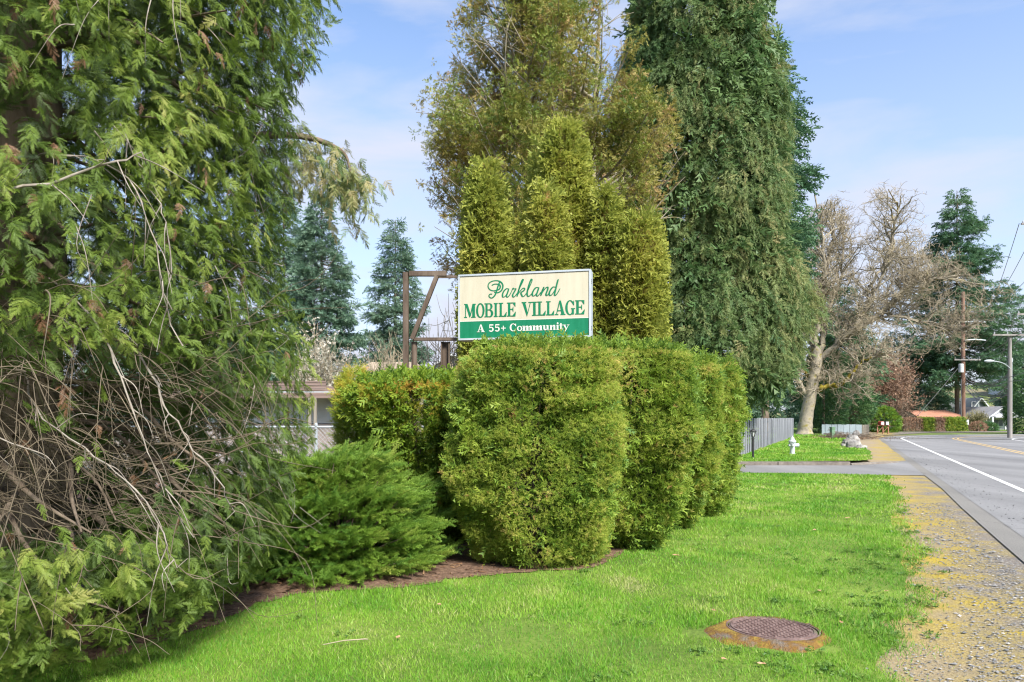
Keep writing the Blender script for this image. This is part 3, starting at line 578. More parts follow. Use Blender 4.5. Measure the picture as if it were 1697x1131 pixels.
# ------------------------------------------------------------------ clipped shrubs of the hedge
def superpt(a, e): ca, sa = np.cos(a), np.sin(a); return np.sign(ca)*np.abs(ca)**e, np.sign(sa)*np.abs(sa)**e
def clipped(label, cx, cy, rx, ry, H, prof, n, seed, m, size=.13, rot=0., shear=0., topn=.22, group='clipped arborvitae shrubs of the hedge', leftlean=None):
    t = thing('clipped_shrub', label, 'shrub', (cx, cy, 0), group)
    H -= .085; rx -= .07; ry -= .07; r = np.random.default_rng(seed); hs = [p[0] for p in prof]; ss = [p[1] for p in prof]
    n1 = Noise(2.6, seed); n2 = Noise(8., seed+1); n3 = Noise(19., seed+2)
    def surf(n_, k, jit):
        nt_ = int(n_*topn); h = np.concatenate([r.uniform(.04, H, n_-nt_), np.full(nt_, H)]); a = r.uniform(0, 2*np.pi, n_); ux, uy = superpt(a, .72)
        rr = np.ones(n_); rr[n_-nt_:] = np.sqrt(r.uniform(0, 1, nt_))
        s = np.interp(h, hs, ss)
        # round the top edge
        top = np.clip((h-(H-.10))/.10, 0, 1); rr = rr*(1-.06*top**2)
        x = ux*rx*s*rr*k; y = uy*ry*s*rr*k
        P = np.stack([x, y, h], 1); N = nrm(np.stack([ux/rx, uy/ry, np.zeros(n_)], 1)); istop = np.zeros(n_, bool); istop[n_-nt_:] = True; N[istop] = (0,0,1)
        edge = istop & (rr > .8); N[edge] = nrm(N[edge]+np.stack([ux, uy, 0*ux], 1)[edge]*.8)
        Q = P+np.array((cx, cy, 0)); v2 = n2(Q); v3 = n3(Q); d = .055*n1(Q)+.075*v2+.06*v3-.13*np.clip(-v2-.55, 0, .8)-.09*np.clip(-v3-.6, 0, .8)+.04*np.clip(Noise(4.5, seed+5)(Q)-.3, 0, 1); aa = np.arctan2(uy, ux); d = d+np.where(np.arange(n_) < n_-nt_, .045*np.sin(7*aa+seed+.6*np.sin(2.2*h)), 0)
        d = np.where(istop, d*.25, d)
        P = P+N*(d+r.normal(0, jit, n_))[:,None]; P[:,2] = np.maximum(P[:,2], .03)
        ca, sa = math.cos(rot), math.sin(rot); X = P[:,0]*ca-P[:,1]*sa; Y = P[:,0]*sa+P[:,1]*ca; NX = N[:,0]*ca-N[:,1]*sa; NY = N[:,0]*sa+N[:,1]*ca
        if leftlean is not None: X = X+np.interp(P[:,2], hs, leftlean)
        return np.stack([X+cx, Y+cy, P[:,2]], 1), np.stack([NX, NY, N[:,2]], 1), d, istop, h
    P, N, d, istop, h = surf(n, 1., .022)
    up = np.array((0,0,1.)); tang = nrm(np.cross(N, up)+1e-6)
    D = N*r.uniform(.25, .75, (n,1))+up*r.normal(.10, .6, (n,1))+tang*r.normal(0, .7, (n,1)); D[istop] += up*.25
    Nn = tang*r.normal(0, 1, (n,1))+up*r.normal(.3, .7, (n,1))+r.normal(size=(n,3))*.4
    tint = np.clip(.44+1.5*d+.13*r.normal(size=n)+(.24 if m is M['hedge_left'] else .17)*np.clip((h-H*.72)/(H*.28), 0, 1)+(istop)*.12, 0, 1)  # clump shading put into the tint: recessed sprays darker, proud ones lighter
    bp = Noise(5.5, seed+7)(P); tint = np.where((r.random(n) < .006) | ((bp > 1.15) & (r.random(n) < .55)), 1., tint)
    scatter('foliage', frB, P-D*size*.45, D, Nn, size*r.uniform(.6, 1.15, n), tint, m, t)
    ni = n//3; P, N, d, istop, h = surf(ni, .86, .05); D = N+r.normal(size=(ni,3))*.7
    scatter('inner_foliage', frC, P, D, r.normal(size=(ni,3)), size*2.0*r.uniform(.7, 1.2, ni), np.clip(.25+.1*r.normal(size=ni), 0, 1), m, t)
    # stems
    st = []
    for k in range(26):
        a = r.uniform(0, 6.28); p0 = np.array((cx+.18*rx*math.cos(a), cy+.18*ry*math.sin(a), 0)); q = np.array((cx+.8*rx*math.cos(a)*r.uniform(.3,1), cy+.8*ry*math.sin(a)*r.uniform(.3,1), H*r.uniform(.5,.92)))
        m_ = (p0+q)/2+r.normal(size=3)*.06; m_[2] -= .12; st.append(catmull([p0, m_, q], 4))
    limbs_mesh(st, .02, .006, 5, M['bark'], 'stem', t, 'stuff')
    return t
profR = [(0,.42),(.35,.58),(.8,.80),(1.4,1.0),(2.0,.98),(2.6,.90)]
profL1 = [(0,.74),(.3,.86),(.8,.99),(1.3,1.04),(1.8,.98),(2.5,.82)]
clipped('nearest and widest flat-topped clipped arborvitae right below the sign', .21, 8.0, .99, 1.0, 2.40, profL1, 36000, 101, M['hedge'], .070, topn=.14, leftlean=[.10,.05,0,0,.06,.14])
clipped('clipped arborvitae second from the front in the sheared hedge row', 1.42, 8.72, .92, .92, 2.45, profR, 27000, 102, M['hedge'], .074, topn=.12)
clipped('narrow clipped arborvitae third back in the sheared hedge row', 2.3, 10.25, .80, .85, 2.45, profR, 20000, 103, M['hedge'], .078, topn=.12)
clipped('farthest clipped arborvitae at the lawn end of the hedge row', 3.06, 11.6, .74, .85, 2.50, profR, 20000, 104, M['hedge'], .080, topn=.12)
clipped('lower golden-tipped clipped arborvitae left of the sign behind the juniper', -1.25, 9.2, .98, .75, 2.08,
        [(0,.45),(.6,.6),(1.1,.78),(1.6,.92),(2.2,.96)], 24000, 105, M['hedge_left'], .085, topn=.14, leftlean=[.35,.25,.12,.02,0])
# shaggy leader at the left end of the golden shrub
t = thing('young_arborvitae', 'orange-tipped shaggy young arborvitae leader at the left end of the golden hedge', 'shrub', (-2.15, 9.5, 0))
n = 1700; P, N, u, h = shell(n, (-2.15, 9.5), [(.6,.12),(1.3,.26),(1.9,.24),(2.25,.05)], .35, seed=9, amp=.2, freq=5)
scatter('foliage', frB, P, N+np.array((0,0,.6))+rng.normal(size=(n,3))*.4, rng.normal(size=(n,3)), .15*rng.uniform(.7,1.2,n), np.clip(.45+.28*(h-1.5)+.12*rng.normal(size=n), 0, 1), M['hedge_left'], t); trunk(None, [(-2.1,9.5,0),(-2.12,9.5,1.),(-2.15,9.5,2.1)], [.035,.02,.005], M['bark'], t, 'trunk', 6)

# ------------------------------------------------------------------ juniper
def juniper():
    t = thing('spreading_juniper', 'low spreading green juniper mounded between the near cedar and the hedge', 'shrub', (-1.98, 7.5, 0))
    n = 3800; r = np.random.default_rng(33)
    a = r.uniform(0, 6.28, n); el = np.arcsin(r.uniform(0.02, 1, n)); rx, ry, H = 1.52, 1.16, 1.32; nn = Noise(3.4, 8); n2 = Noise(7, 9)
    out = np.stack([np.cos(a)*np.cos(el), np.sin(a)*np.cos(el), np.sin(el)], 1); q0 = out*np.array((rx, ry, H)); lay = .10*np.sin(q0[:,2]*17+2.2*nn(q0*np.array((1,1,.3))))
    s = (.84+.15*nn(q0)+.06*n2(q0)+lay)*(1-.16*np.abs(r.normal(0, 1, n)))
    P = q0*s[:,None]+np.array((-1.98, 7.5, .03)); P[:,2] = np.maximum(P[:,2], .06)
    D = out*np.array((1,1,.10))+np.array((.30,-.30,.22))+r.normal(size=(n,3))*.24; N = np.array((0,-.2,1.))+r.normal(size=(n,3))*.4
    scatter('foliage', clJ, P-nrm(D)*.13, D, N, .24*r.uniform(.7,1.3,n), np.clip(.50+.13*r.normal(size=n)+.2*nn(P)+.8*lay, 0, 1), M['juniper'], t)
    st = []
    for k in range(150):
        q = P[r.integers(n)]; p0 = np.array((-1.98, 7.5, .02))+r.normal(size=3)*np.array((.12,.12,0)); m_ = (p0+q)/2+r.normal(size=3)*.05; m_[2] = max(.03, m_[2]-.1); st.append(catmull([p0, m_, q], 4))
    limbs_mesh(st, .014, .005, 4, M['bark'], 'stem', t, 'stuff')
juniper()

# ------------------------------------------------------------------ near cedar
def near_cedar():
    cx, cy = -3.65, 5.0
    t = thing('cedar_tree', 'huge shaggy cedar close by with a hollow of bare tangled dead branches', 'tree', (cx, cy, 0))
    trunk(None, [(cx,cy,0),(cx+.05,cy,2),(cx,cy+.1,5),(cx,cy,9),(cx,cy,12.5)], [.42,.32,.26,.16,.05], M['bark'], t)
    prof = [(.10,1.45),(.3,1.7),(.7,2.02),(1.2,2.0),(2.0,1.95),(2.7,1.93),(3.4,1.93),(4.0,2.0),(4.6,2.10),(5.2,2.2),(6.2,2.25),(8,1.9),(10.5,1.1),(12.5,.15)]
    def fill(n, depth, seed, scale, tmean, keep_hollow, hlim=None, az=None):
        P, N, u, h = shell(n, (cx, cy), prof, depth, az, .11, 1.7, seed); r = np.random.default_rng(seed+5)
        a = np.arctan2(P[:,1]-cy, P[:,0]-cx)
        px = P[:,0]/P[:,1]*F+CX; py = HY-(P[:,2]-CH)/P[:,1]*F
        # hollow: a bowl-shaped opening facing south east at chest height
        nn = Noise(2.5, 77)(P)
        hol = (((a-(-.92))/.80)**2+((h-1.46)/.52)**2) < 1+.35*nn
        hol2 = ((((a-(-.86))/.26)**2+((h-3.22)/.20)**2) < 1+.5*nn) | (Noise(2.6, 66)(P) > .92)
        k = ~(hol | hol2) | (r.random(n) < keep_hollow); k &= (h < 6.2) | (r.random(n) < .5)
        if hlim: k &= (h > hlim[0]) & (h < hlim[1])
        return P[k], N[k], u[k], h[k], a[k], r
    nn = Noise(1.4, 91)
    P, N, u, h, a, r = fill(29000, .10, 201, 1, .4, .05); n = len(P); P += N*(.13*Noise(3.6, 19)(P)+.07*Noise(9, 20)(P))[:,None]
    D = N*np.array((1,1,.1))*r.uniform(.5,1.1,(n,1))+np.array((0,0,-.50))+r.normal(size=(n,3))*.42; Nn = N+np.array((0,0,.7))+r.normal(size=(n,3))*.35
    low = h < .75; D[low] += np.array((0,0,.5))
    ti = np.clip(.42+.24*nn(P)+.14*Noise(5, 23)(P)+.13*r.normal(size=n), 0, 1)
    scatter('foliage', clA, P-nrm(D)*.08, D, Nn, .125*r.uniform(.6,1.4,n), ti, M['cedar'], t)
    # inner, coarser foliage that closes the crown
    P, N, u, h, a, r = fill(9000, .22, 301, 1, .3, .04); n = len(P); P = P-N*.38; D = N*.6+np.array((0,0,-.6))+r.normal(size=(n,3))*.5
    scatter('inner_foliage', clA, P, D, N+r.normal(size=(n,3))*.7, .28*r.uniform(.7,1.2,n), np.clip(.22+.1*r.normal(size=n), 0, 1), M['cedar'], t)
    # dead brown sprays
    P, N, u, h, a, r = fill(900, .16, 401, 1, .3, .9, (.5, 5.5)); n = len(P); P = P-N*.02; D = N*.3+np.array((0,0,-1))+r.normal(size=(n,3))*.3
    scatter('dead_foliage', clA, P, D, N+r.normal(size=(n,3))*.3, .12*r.uniform(.5,1.3,n), np.clip(.5+.25*r.normal(size=n), 0, 1), M['dead'], t)
    # limbs
    big, rb = [], []
    for k in range(150):
        h = r.uniform(.4, 8); an = r.uniform(-math.pi, math.pi) if k > 70 else r.uniform(-2.3, .6); Re = np.interp(h, [p[0] for p in prof], [p[1] for p in prof])*r.uniform(.75,1.0)
        d = np.array((math.cos(an), math.sin(an), 0)); s = np.array((cx, cy, h+r.uniform(.1,.6))); e = np.array((cx, cy, h))+d*Re+np.array((0,0,-.12)); m_ = (s+e)/2+np.array((0,0,.16))+r.normal(size=3)*.10
        big.append(catmull([s, m_, (m_+e)/2+r.normal(size=3)*.06, e], 4)); rb.append(r.uniform(.014,.038))
    limbs_mesh(big, rb, .005, 6, M['bark'], 'branch', t, 'stuff')
    side_twigs = []
    # pale dead limbs sweeping down to the right out of the hollow
    for pts, r0 in (([(-2.6,4.4,3.45),(-2.3,4.1,3.3),(-2.1,4.0,2.9),(-1.95,3.95,2.55),(-1.85,3.9,2.0)], .012), ([(-2.9,4.6,2.35),(-2.2,4.15,2.0),(-1.95,4.0,1.65),(-1.75,3.9,1.32),(-1.60,3.85,1.02)], .022),
                    ([(-3.0,4.5,2.5),(-2.4,3.95,2.2),(-2.15,3.85,1.8),(-1.92,3.8,1.35),(-1.72,3.75,.95)], .018),
                    ([(-3.1,4.4,1.9),(-2.6,3.85,1.65),(-2.2,3.75,1.35),(-1.85,3.7,1.12),(-1.72,3.68,.85)], .014),
                    ([(-3.2,4.6,3.3),(-2.7,4.1,3.15),(-2.2,3.95,3.0),(-1.95,3.9,2.55),(-1.9,3.88,2.2)], .020),
                    ([(-3.5,4.6,2.9),(-2.9,3.7,2.72),(-2.2,3.65,2.85),(-1.95,3.7,2.95)], .032),
                    ([(-3.6,4.3,1.75),(-3.1,3.55,1.55),(-2.6,3.35,1.55),(-2.2,3.3,1.40)], .024)):
        c = catmull(pts, 6); c[3:-1] += np.cumsum(rng.normal(size=(len(c)-4,3)), 0)*.010; v, q = tubes(c[None], np.linspace(r0, .004, len(c))[None]*.42, 7); v += rng.normal(size=v.shape)*.0015
        npmesh('dead_branch', v, q, M['greytwig'], t, smooth=True)
        for j in range(6, len(c)-2, 2):
            d_ = nrm(nrm(c[j+1]-c[j])*.7+r.normal(size=3)*.5+np.array((.1,0,-.25))); l_ = r.uniform(.12,.38); big2 = catmull([c[j], c[j]+d_*l_*.5+r.normal(size=3)*.02, c[j]+d_*l_+np.array((0,0,-.2*l_))], 5); side_twigs.append(big2)
    limbs_mesh(side_twigs, .0045, .0012, 4, M['greytwig'], 'dead_twig', t, 'stuff')
    # tangle of thin dead twigs in the hollow
    tw, rt = [], []
    for k in range(600):
        an = r.uniform(-2.0, -.1); h = r.uniform(.85, 2.3); rr = r.uniform(.6, 1.6); s = np.array((cx+rr*math.cos(an), cy+rr*math.sin(an), h))
        l = r.uniform(.35, 1.1); az = an+r.normal()*.45+.35; d = np.array((math.cos(az), math.sin(az), r.normal()*.18-.05)); sag = -r.uniform(.1,.7)*l; side_ = r.normal(size=3)*.15*l
        if r.random() < .3: sag = -sag
        q1 = s+d*l*.35+side_*.5+np.array((0,0,sag*.1)); q2 = s+d*l*.7+side_+np.array((0,0,sag*.45)); e = s+d*l*.95+np.array((0,0,sag))
        tw.append(catmull([s, q1, q2, e], 5)); rt.append(r.uniform(.002,.0055)*(1 if r.random() < .85 else 1.8))
        if r.random() < .8:
            c = tw[-1]; b = c[r.integers(4, 12)]; d2 = nrm(d+r.normal(size=3)*.6); tw.append(catmull([b, b+d2*l*.15, b+d2*l*.32+np.array((0,0,sag*.2)), b+d2*l*.42+np.array((0,0,sag*.5))], 5)); rt.append(.003)
    limbs_mesh(tw, rt, .0012, 4, M['deadtwig'], 'dead_twig', t, 'stuff')
    # hanging dead twigs elsewhere on the face of the crown
    tw, rt = [], []
    P, N, u, h, a, r = fill(420, .1, 501, 1, .3, 1., (.6, 5.5)); 
    for p, nn_ in zip(P, N):
        l = r.uniform(.15,.5); q = p+nn_*.02; e = q+np.array((0,0,-l))+r.normal(size=3)*.12*np.array((1,1,.3)); tw.append(catmull([q, (q+e)/2+r.normal(size=3)*.04+nn_*.04, e], 5)); rt.append(r.uniform(.002,.005))
    limbs_mesh(tw, rt, .001, 4, M['greytwig'], 'dead_twig', t, 'stuff')
    # the branch that reaches out to the right with hanging sprays
    c = catmull([(-3.4,5.3,3.4),(-2.5,5.7,3.85),(-1.9,5.95,4.02),(-1.50,6.05,3.93),(-1.40,6.05,3.72)], 6); v, q = tubes(c[None], np.linspace(.05,.008,len(c))[None], 6); npmesh('branch', v, q, M['bark'], t, smooth=True)
    n = 330; i = r.integers(len(c)//3, len(c), n); P = c[i]+r.normal(size=(n,3))*np.array((.10,.12,.06)); P[:,2] -= r.uniform(0,.42,n); D = np.array((.25,0,-1.))+r.normal(size=(n,3))*.35
    scatter('hanging_foliage', clA, P, D, r.normal(size=(n,3))+np.array((0,-1,0)), .15*r.uniform(.6,1.2,n), np.clip(.62+.2*r.normal(size=n), 0, 1), M['big'], t)
near_cedar()
# fallen twig on the lawn
a0, a1 = G(535,1076), G(605,1070)
tag(MB().tube([(a0[0],a0[1],.03),((a0[0]+a1[0])/2,(a0[1]+a1[1])/2-.01,.05),(a1[0],a1[1],.045),(a1[0]+.02,a1[1]+.01,.04)], [.003,.004,.005,.003], 5).build('fallen_twig', M['twig']), 'thin bent fallen twig lying on the lawn beside the near cedar', 'twig')

# ------------------------------------------------------------------ columnar cypresses behind the sign
def column(label, px, ytop, halfpx, Y, n, brown=0., rnd=.12, seed=0):
    c = W(px, ytop, Y); H = c[2]-.12; r0 = halfpx*Y/F-.09
    t = thing('columnar_cypress', label, 'tree', (c[0], Y, 0), 'columnar cypresses behind the sign')
    r = np.random.default_rng(seed); r0 -= .03; prof = [(.3,r0*.8),(1.2,r0*.98),(H*.55,r0),(H*.74,r0*.88),(H*.87,r0*.60),(H*.95,r0*.30),(H,.02)]
    if rnd > .2: prof = [(.3,r0*.8),(1.2,r0*.98),(H*.6,r0),(H*.82,r0*.9),(H*.92,r0*.66),(H*.975,r0*.35),(H,.03)]
    P, N, u, h = shell(n, (c[0], Y), prof, .04, None, .05, 3.4, seed); nn = Noise(2.2, seed+3); n = len(P); P += N*(.045*Noise(9, seed+4)(P))[:,None]
    D = N*.35+np.array((0,0,.55))+r.normal(size=(n,3))*.42; ti = np.clip(.46+.16*nn(P)+.13*r.normal(size=n)+brown*np.clip((h/H-.3)*1.2, 0, 1), 0, 1)
    scatter('foliage', frB, P-D*.05, D, r.normal(size=(n,3)), .105*r.uniform(.6,1.25,n), ti, M['cypress'], t)
    P, N, u, h = shell(n//4, (c[0], Y), [(a_, b_*.8) for a_, b_ in prof], .1, None, .08, 3, seed+9); k = len(P)
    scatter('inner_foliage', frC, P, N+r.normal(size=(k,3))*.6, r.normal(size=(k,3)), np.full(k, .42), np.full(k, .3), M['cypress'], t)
    trunk(None, [(c[0],Y,0),(c[0],Y,H*.5),(c[0],Y,H*.9)], [.11,.07,.02], M['bark'], t, 'trunk', 7)
column('columnar cypress rising just over the left half of the sign', 806, 258, 38, 16.0, 9500, .0, seed=601)
column('tallest columnar cypress standing over the right half of the sign', 935, 198, 47, 17.0, 13000, .08, .3, seed=602)
column('slim brown-topped cypress tight against the left of the tallest column', 899, 232, 24, 17.8, 5500, .5, seed=603)
column('short brownish pointed cypress in front of the tallest column', 906, 298, 34, 15.6, 8000, .32, seed=604)
column('short dull cypress filling the gap in the middle of the columnar row', 858, 350, 26, 17.4, 6000, .05, seed=605)
column('thin cypress between the tallest column and the rounded end one', 1003, 305, 24, 16.4, 6500, .18, seed=606)
column('rounded columnar cypress at the right end of the row', 1061, 352, 37, 16.0, 8500, .2, .3, seed=607)

# ------------------------------------------------------------------ tall trees
def airy_tree():
    Y = 24.; s = Y/F; X = (925-CX)*s
    t = thing('airy_conifer', 'tall open brownish conifer with visible trunks rising behind the cypresses', 'tree', (X, Y, 0)); r = np.random.default_rng(700)
    trs = [[(X,Y,0),(X-.1,Y,6),(X+.1,Y,12),(X,Y,19.5)], [(X+.2,Y+.3,1),(X+1.0,Y+.4,6),(X+1.3,Y+.3,12),(X+1.5,Y,17)], [(X-.2,Y-.2,1.5),(X-.8,Y-.2,7),(X-1.1,Y,12),(X-1.3,Y,15.5)]]
    cs = []
    for k, p in enumerate(trs): c = catmull(p, 8); cs.append(c); v, q = tubes(c[None], np.linspace(.30-.06*k,.03,len(c))[None], 9); npmesh('trunk', v, q, M['bark_moss'], t, smooth=True)
    prof = [(3.5,2.4),(5.6,3.2),(7.1,3.9),(8.3,4.75),(9.8,4.95),(12.5,4.3),(14.4,3.3),(16,2.7),(18,1.9),(20.5,.3)]
    hs = [p[0] for p in prof]; rs = [p[1] for p in prof]; polys, rr, P, D = [], [], [], []
    for k in range(330):
        e_h = r.choice(np.linspace(4, 20, 200)); an = r.uniform(0, 6.28); Re = np.interp(e_h, hs, rs)*r.uniform(.5,1.0)**.6; c = cs[r.choice(3, p=[.5,.25,.25])]
        e = np.array((X-.45+Re*1.0*math.cos(an), Y+Re*math.sin(an), e_h)); sh = max(1.5, e_h-Re*r.uniform(.35,.8)); j = np.argmin(np.abs(c[:,2]-sh)); s0 = c[j]
        m_ = s0+(e-s0)*.5+np.array((0,0,-.15*Re*r.uniform(.2,1)))+r.normal(size=3)*.25; g = catmull([s0, m_, e], 8); polys.append(g); rr.append(.025+.015*Re)
        for i in range(7, len(g)):
            for _ in range(4 if i > 10 else 1):
                P.append(g[i]+r.normal(size=3)*.26); D.append((g[i]-g[i-1])*1.5+r.normal(size=3)*.8)
        # side branchlet
        for _ in range(3):
            i = r.integers(7, len(g)-1); d = nrm(np.array(g[i]-g[i-1])+r.normal(size=3)*.12); l = r.uniform(.5,1.3); b = g[i]; q = b+d*l; gg = catmull([b, b+d*l*.5+r.normal(size=3)*.05, q+np.array((0,0,-.1))], 8); polys.append(gg); rr.append(.014)
            for _k in range(6): P.append(gg[r.integers(5, len(gg))]+r.normal(size=3)*.15); D.append(d*.5+r.normal(size=3)*.9)
    limbs_mesh(polys, rr, .008, 5, M['bark_moss'], 'branch', t, 'stuff')
    P = np.array(P); D = np.array(D); nn = Noise(1.3, 3)(P); k = r.random(len(P)) < np.clip(.78+1.5*nn, .03, 1); P, D, nn = P[k], D[k], nn[k]; n = len(P)
    br = Noise(.5, 5)(P)
    scatter('foliage', clB, P, D, r.normal(size=(n,3))+np.array((0,0,.8)), .27*r.uniform(.6,1.5,n), np.clip(.52+.30*br+.18*r.normal(size=n), 0, 1), M['airy'], t)
airy_tree()
def dense_tree():
    Y = 30.; s = Y/F; X = (1157-CX)*s
    t = thing('tall_cedar', 'massive dense dark green cedar with drooping sprays behind the hedge row', 'tree', (X, Y, 0)); r = np.random.default_rng(720)
    trunk(None, [(X,Y,0),(X,Y,8),(X+.1,Y,17),(X,Y,25.5)], [.6,.45,.3,.06], M['bark'], t)
    prof = [(3.0,3.2),(3.8,3.95),(6,4.1),(9,3.85),(12,3.6),(15,3.35),(18,3.1),(20,2.9),(23,1.9),(26,.1)]
    P, N, u, h = shell(13500, (X, Y), prof, .09, None, .15, 1.0, 721); n = len(P); n2 = Noise(3.2, 722)(P); P = P+N*(.30*n2)[:,None]; nn = Noise(.9, 723)(P)
    D = N*np.array((.75,.75,0))+np.array((0,0,-.75))+r.normal(size=(n,3))*.4; ti = np.clip(.36+.20*nn+.17*r.normal(size=n)+.10*n2, 0, 1)
    scatter('foliage', clC, P-nrm(D)*.3, D, N+np.array((0,0,.5))+r.normal(size=(n,3))*.4, .66*r.uniform(.55,1.25,n), ti, M['big'], t)
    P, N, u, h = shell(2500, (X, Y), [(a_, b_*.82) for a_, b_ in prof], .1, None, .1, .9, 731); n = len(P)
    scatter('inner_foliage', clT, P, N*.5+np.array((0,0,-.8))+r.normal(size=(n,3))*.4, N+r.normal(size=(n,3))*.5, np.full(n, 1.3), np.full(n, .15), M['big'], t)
    polys = []
    for k in range(140):
        h = r.uniform(2, 22); an = r.uniform(0, 6.28); Re = np.interp(h, [p[0] for p in prof], [p[1] for p in prof])*.97; polys.append(catmull([(X,Y,h+.8),(X+Re*.5*math.cos(an),Y+Re*.5*math.sin(an),h+.6),(X+Re*math.cos(an),Y+Re*math.sin(an),h)], 4))
    limbs_mesh(polys, .07, .012, 5, M['bark'], 'branch', t, 'stuff')
dense_tree()
def fir(label, px, ytop, Y, prof, nb, m, seed, name='fir_tree', tsize=None, base=None, dens=1., asym=None, blen=1.):
    """prof: (fraction of height from the ground, radius m)"""
    c = W(px, ytop, Y); H = c[2]; X = c[0]; t = thing(name, label, 'tree', (X, Y, 0), None); r = np.random.default_rng(seed)
    trunk(None, [(X,Y,0),(X,Y,H*.5),(X,Y,H*.99)], [H*.010,H*.006,.03], M['bark'], t, 'trunk', 8)
    hs = np.array([p[0] for p in prof])*H; rs = [p[1] for p in prof]; polys, rr, P, D, S = [], [], [], [], []
    ts = tsize or H*.04
    hh = np.sort(r.uniform(hs[0], H*.985, nb))
    for h in hh:
        an = r.uniform(0, 6.28); Re = np.interp(h, hs, rs)*r.uniform(.72,1.12); 
        if asym: Re *= 1+asym*math.cos(an)
        fr = h/H; e = np.array((X+Re*math.cos(an), Y+Re*math.sin(an), h-.12*Re*(1.3-fr)+.1*Re*fr)); s0 = np.array((X, Y, h+.05*Re)); m_ = (s0+e)/2+np.array((0,0,-.07*Re)); g = catmull([s0, m_, e+np.array((0,0,.04*Re))], 6); polys.append(g); rr.append(.012*Re+.012)
        k = int(max(4, Re/ts*3.4*dens)); tt = r.uniform(.22, 1, k)**.8; idx = (tt*(len(g)-1)).astype(int); p = g[idx]; side = np.array((-math.sin(an), math.cos(an), 0)); off = r.uniform(-1, 1, k)*(.34*Re)*(1.08-tt); d = np.array((math.cos(an), math.sin(an), 0))
        P.append(p+side*off[:,None]-d*(np.abs(off)*.4)[:,None]+np.array((0,0,1.))*(r.normal(size=k)*ts*.12-np.abs(off)*.12)[:,None]); D.append(d*.8+side*np.sign(off)[:,None]*.55+r.normal(size=(k,3))*.25+np.array((0,0,.08)))
    limbs_mesh(polys, rr, .006, 4, M['bark'], 'branch', t, 'stuff')
    P = np.concatenate(P); D = np.concatenate(D); n = len(P); nn = Noise(3/H*6, seed)(P)
    scatter('foliage', clT, P, D, np.array((0,0,1.))+r.normal(size=(n,3))*.45, ts*r.uniform(.7,1.35,n), np.clip(.45+.2*nn+.2*r.normal(size=n), 0, 1), m, t)
    return t
fir('dark fir whose limbs poke out behind the right side of the massive cedar', 1268, 60, 45, [(.30,1.6),(.45,2.4),(.6,3.0),(.8,2.4),(1,.1)], 230, M['fir'], 801, dens=1.4)
fir('ragged fir standing alone in the gap left of the sign frame', 655, 362, 70, [(.10,4.4),(.25,4.1),(.5,3.4),(.7,2.3),(.9,1.0),(1,.1)], 250, M['fir_far'], 802, tsize=.8, dens=1.7)
fir('bluish fir half hidden behind the near cedar', 533, 318, 50, [(.06,3.3),(.25,3.1),(.5,2.6),(.75,1.6),(1,.1)], 300, M['fir_far'], 803, tsize=.7, dens=1.8)
fir('second bluish fir further left behind the near cedar', 470, 300, 56, [(.06,3.6),(.25,3.5),(.5,2.8),(.75,1.7),(1,.1)], 250, M['fir_far'], 804, tsize=.75, dens=1.7)
fir('tall dark fir with long drooping limbs behind the far utility pole', 1586, 312, 97, [(.19,7.4),(.30,8.2),(.45,8.6),(.6,6.0),(.72,4.4),(.85,2.5),(.93,1.2),(1,.1)], 250, M['fir'], 805, tsize=1.0, asym=.12, dens=1.9)
fir('dull green fir with a rounded top behind the bare maple', 1482, 548, 100, [(.06,4.6),(.4,4.2),(.7,3.0),(.9,1.4),(1,.1)], 170, M['fir_far'], 806, tsize=1.0, dens=1.4)
fir('dark fir filling the space right behind the bare maple trunk', 1400, 470, 78, [(.06,4.2),(.4,3.8),(.7,2.6),(1,.1)], 220, M['fir'], 807, tsize=1.0, dens=1.4)
fir('small dark fir at the left foot of the tallest far fir', 1540, 560, 108, [(.06,3.4),(.4,3.0),(.7,2.0),(1,.1)], 150, M['fir'], 808, tsize=.9, dens=1.3)
fir('distant fir on the hill at the picture edge behind the grey pole', 1706, 560, 150, [(.06,6.5),(.4,5.8),(.7,3.6),(1,.1)], 170, M['fir_far'], 809, tsize=1.6, dens=1.4)
fir('dark fir beside the tall cedar behind the grey board fence', 1345, 410, 74, [(.06,2.6),(.4,2.6),(.7,2.0),(1,.1)], 170, M['fir'], 810, tsize=.8, dens=1.2)

# ------------------------------------------------------------------ bare trees
def grow(segs, p, d, l, r0, lvl, maxl, r, upb=.15, out=None, kids=(3, 5), shrink=.66, outc=None, wander=.26):
    K = 5; pts = [p]; dd = d
    for i in range(K-1):
        dd = nrm(dd+r.normal(size=3)*wander+np.array((0,0,upb))*.3)
        pts.append(pts[-1]+dd*l/(K-1))
    r1 = r0*(.55 if lvl < maxl else .3); segs.append((lvl, np.array(pts), r0, r1))
    if lvl >= maxl: return
    for k in range(r.integers(*kids)+ (1 if lvl >= 2 else 0)):
        i = r.uniform(.3, 1.0)*(K-1); j = int(min(K-2, i)); q = pts[j]+(pts[j+1]-pts[j])*(min(i, K-1)-j)
        nd_ = nrm(nrm(pts[j+1]-pts[j])*.55+nrm(r.normal(size=3))*.95+np.array((0,0,upb))+(0 if outc is None else nrm(q-outc)*.22))
        grow(segs, q, nd_, l*shrink*r.uniform(.7, 1.2), max(r1*.75, .008), lvl+1, maxl, r, upb, out, kids, shrink, outc, wander)
    dd2 = nrm(pts[-1]-pts[-2]); grow(segs, pts[-1], nrm(dd2+r.normal(size=3)*.15), l*shrink, r1, lvl+1, maxl, r, upb, out, kids, shrink, outc, wander)
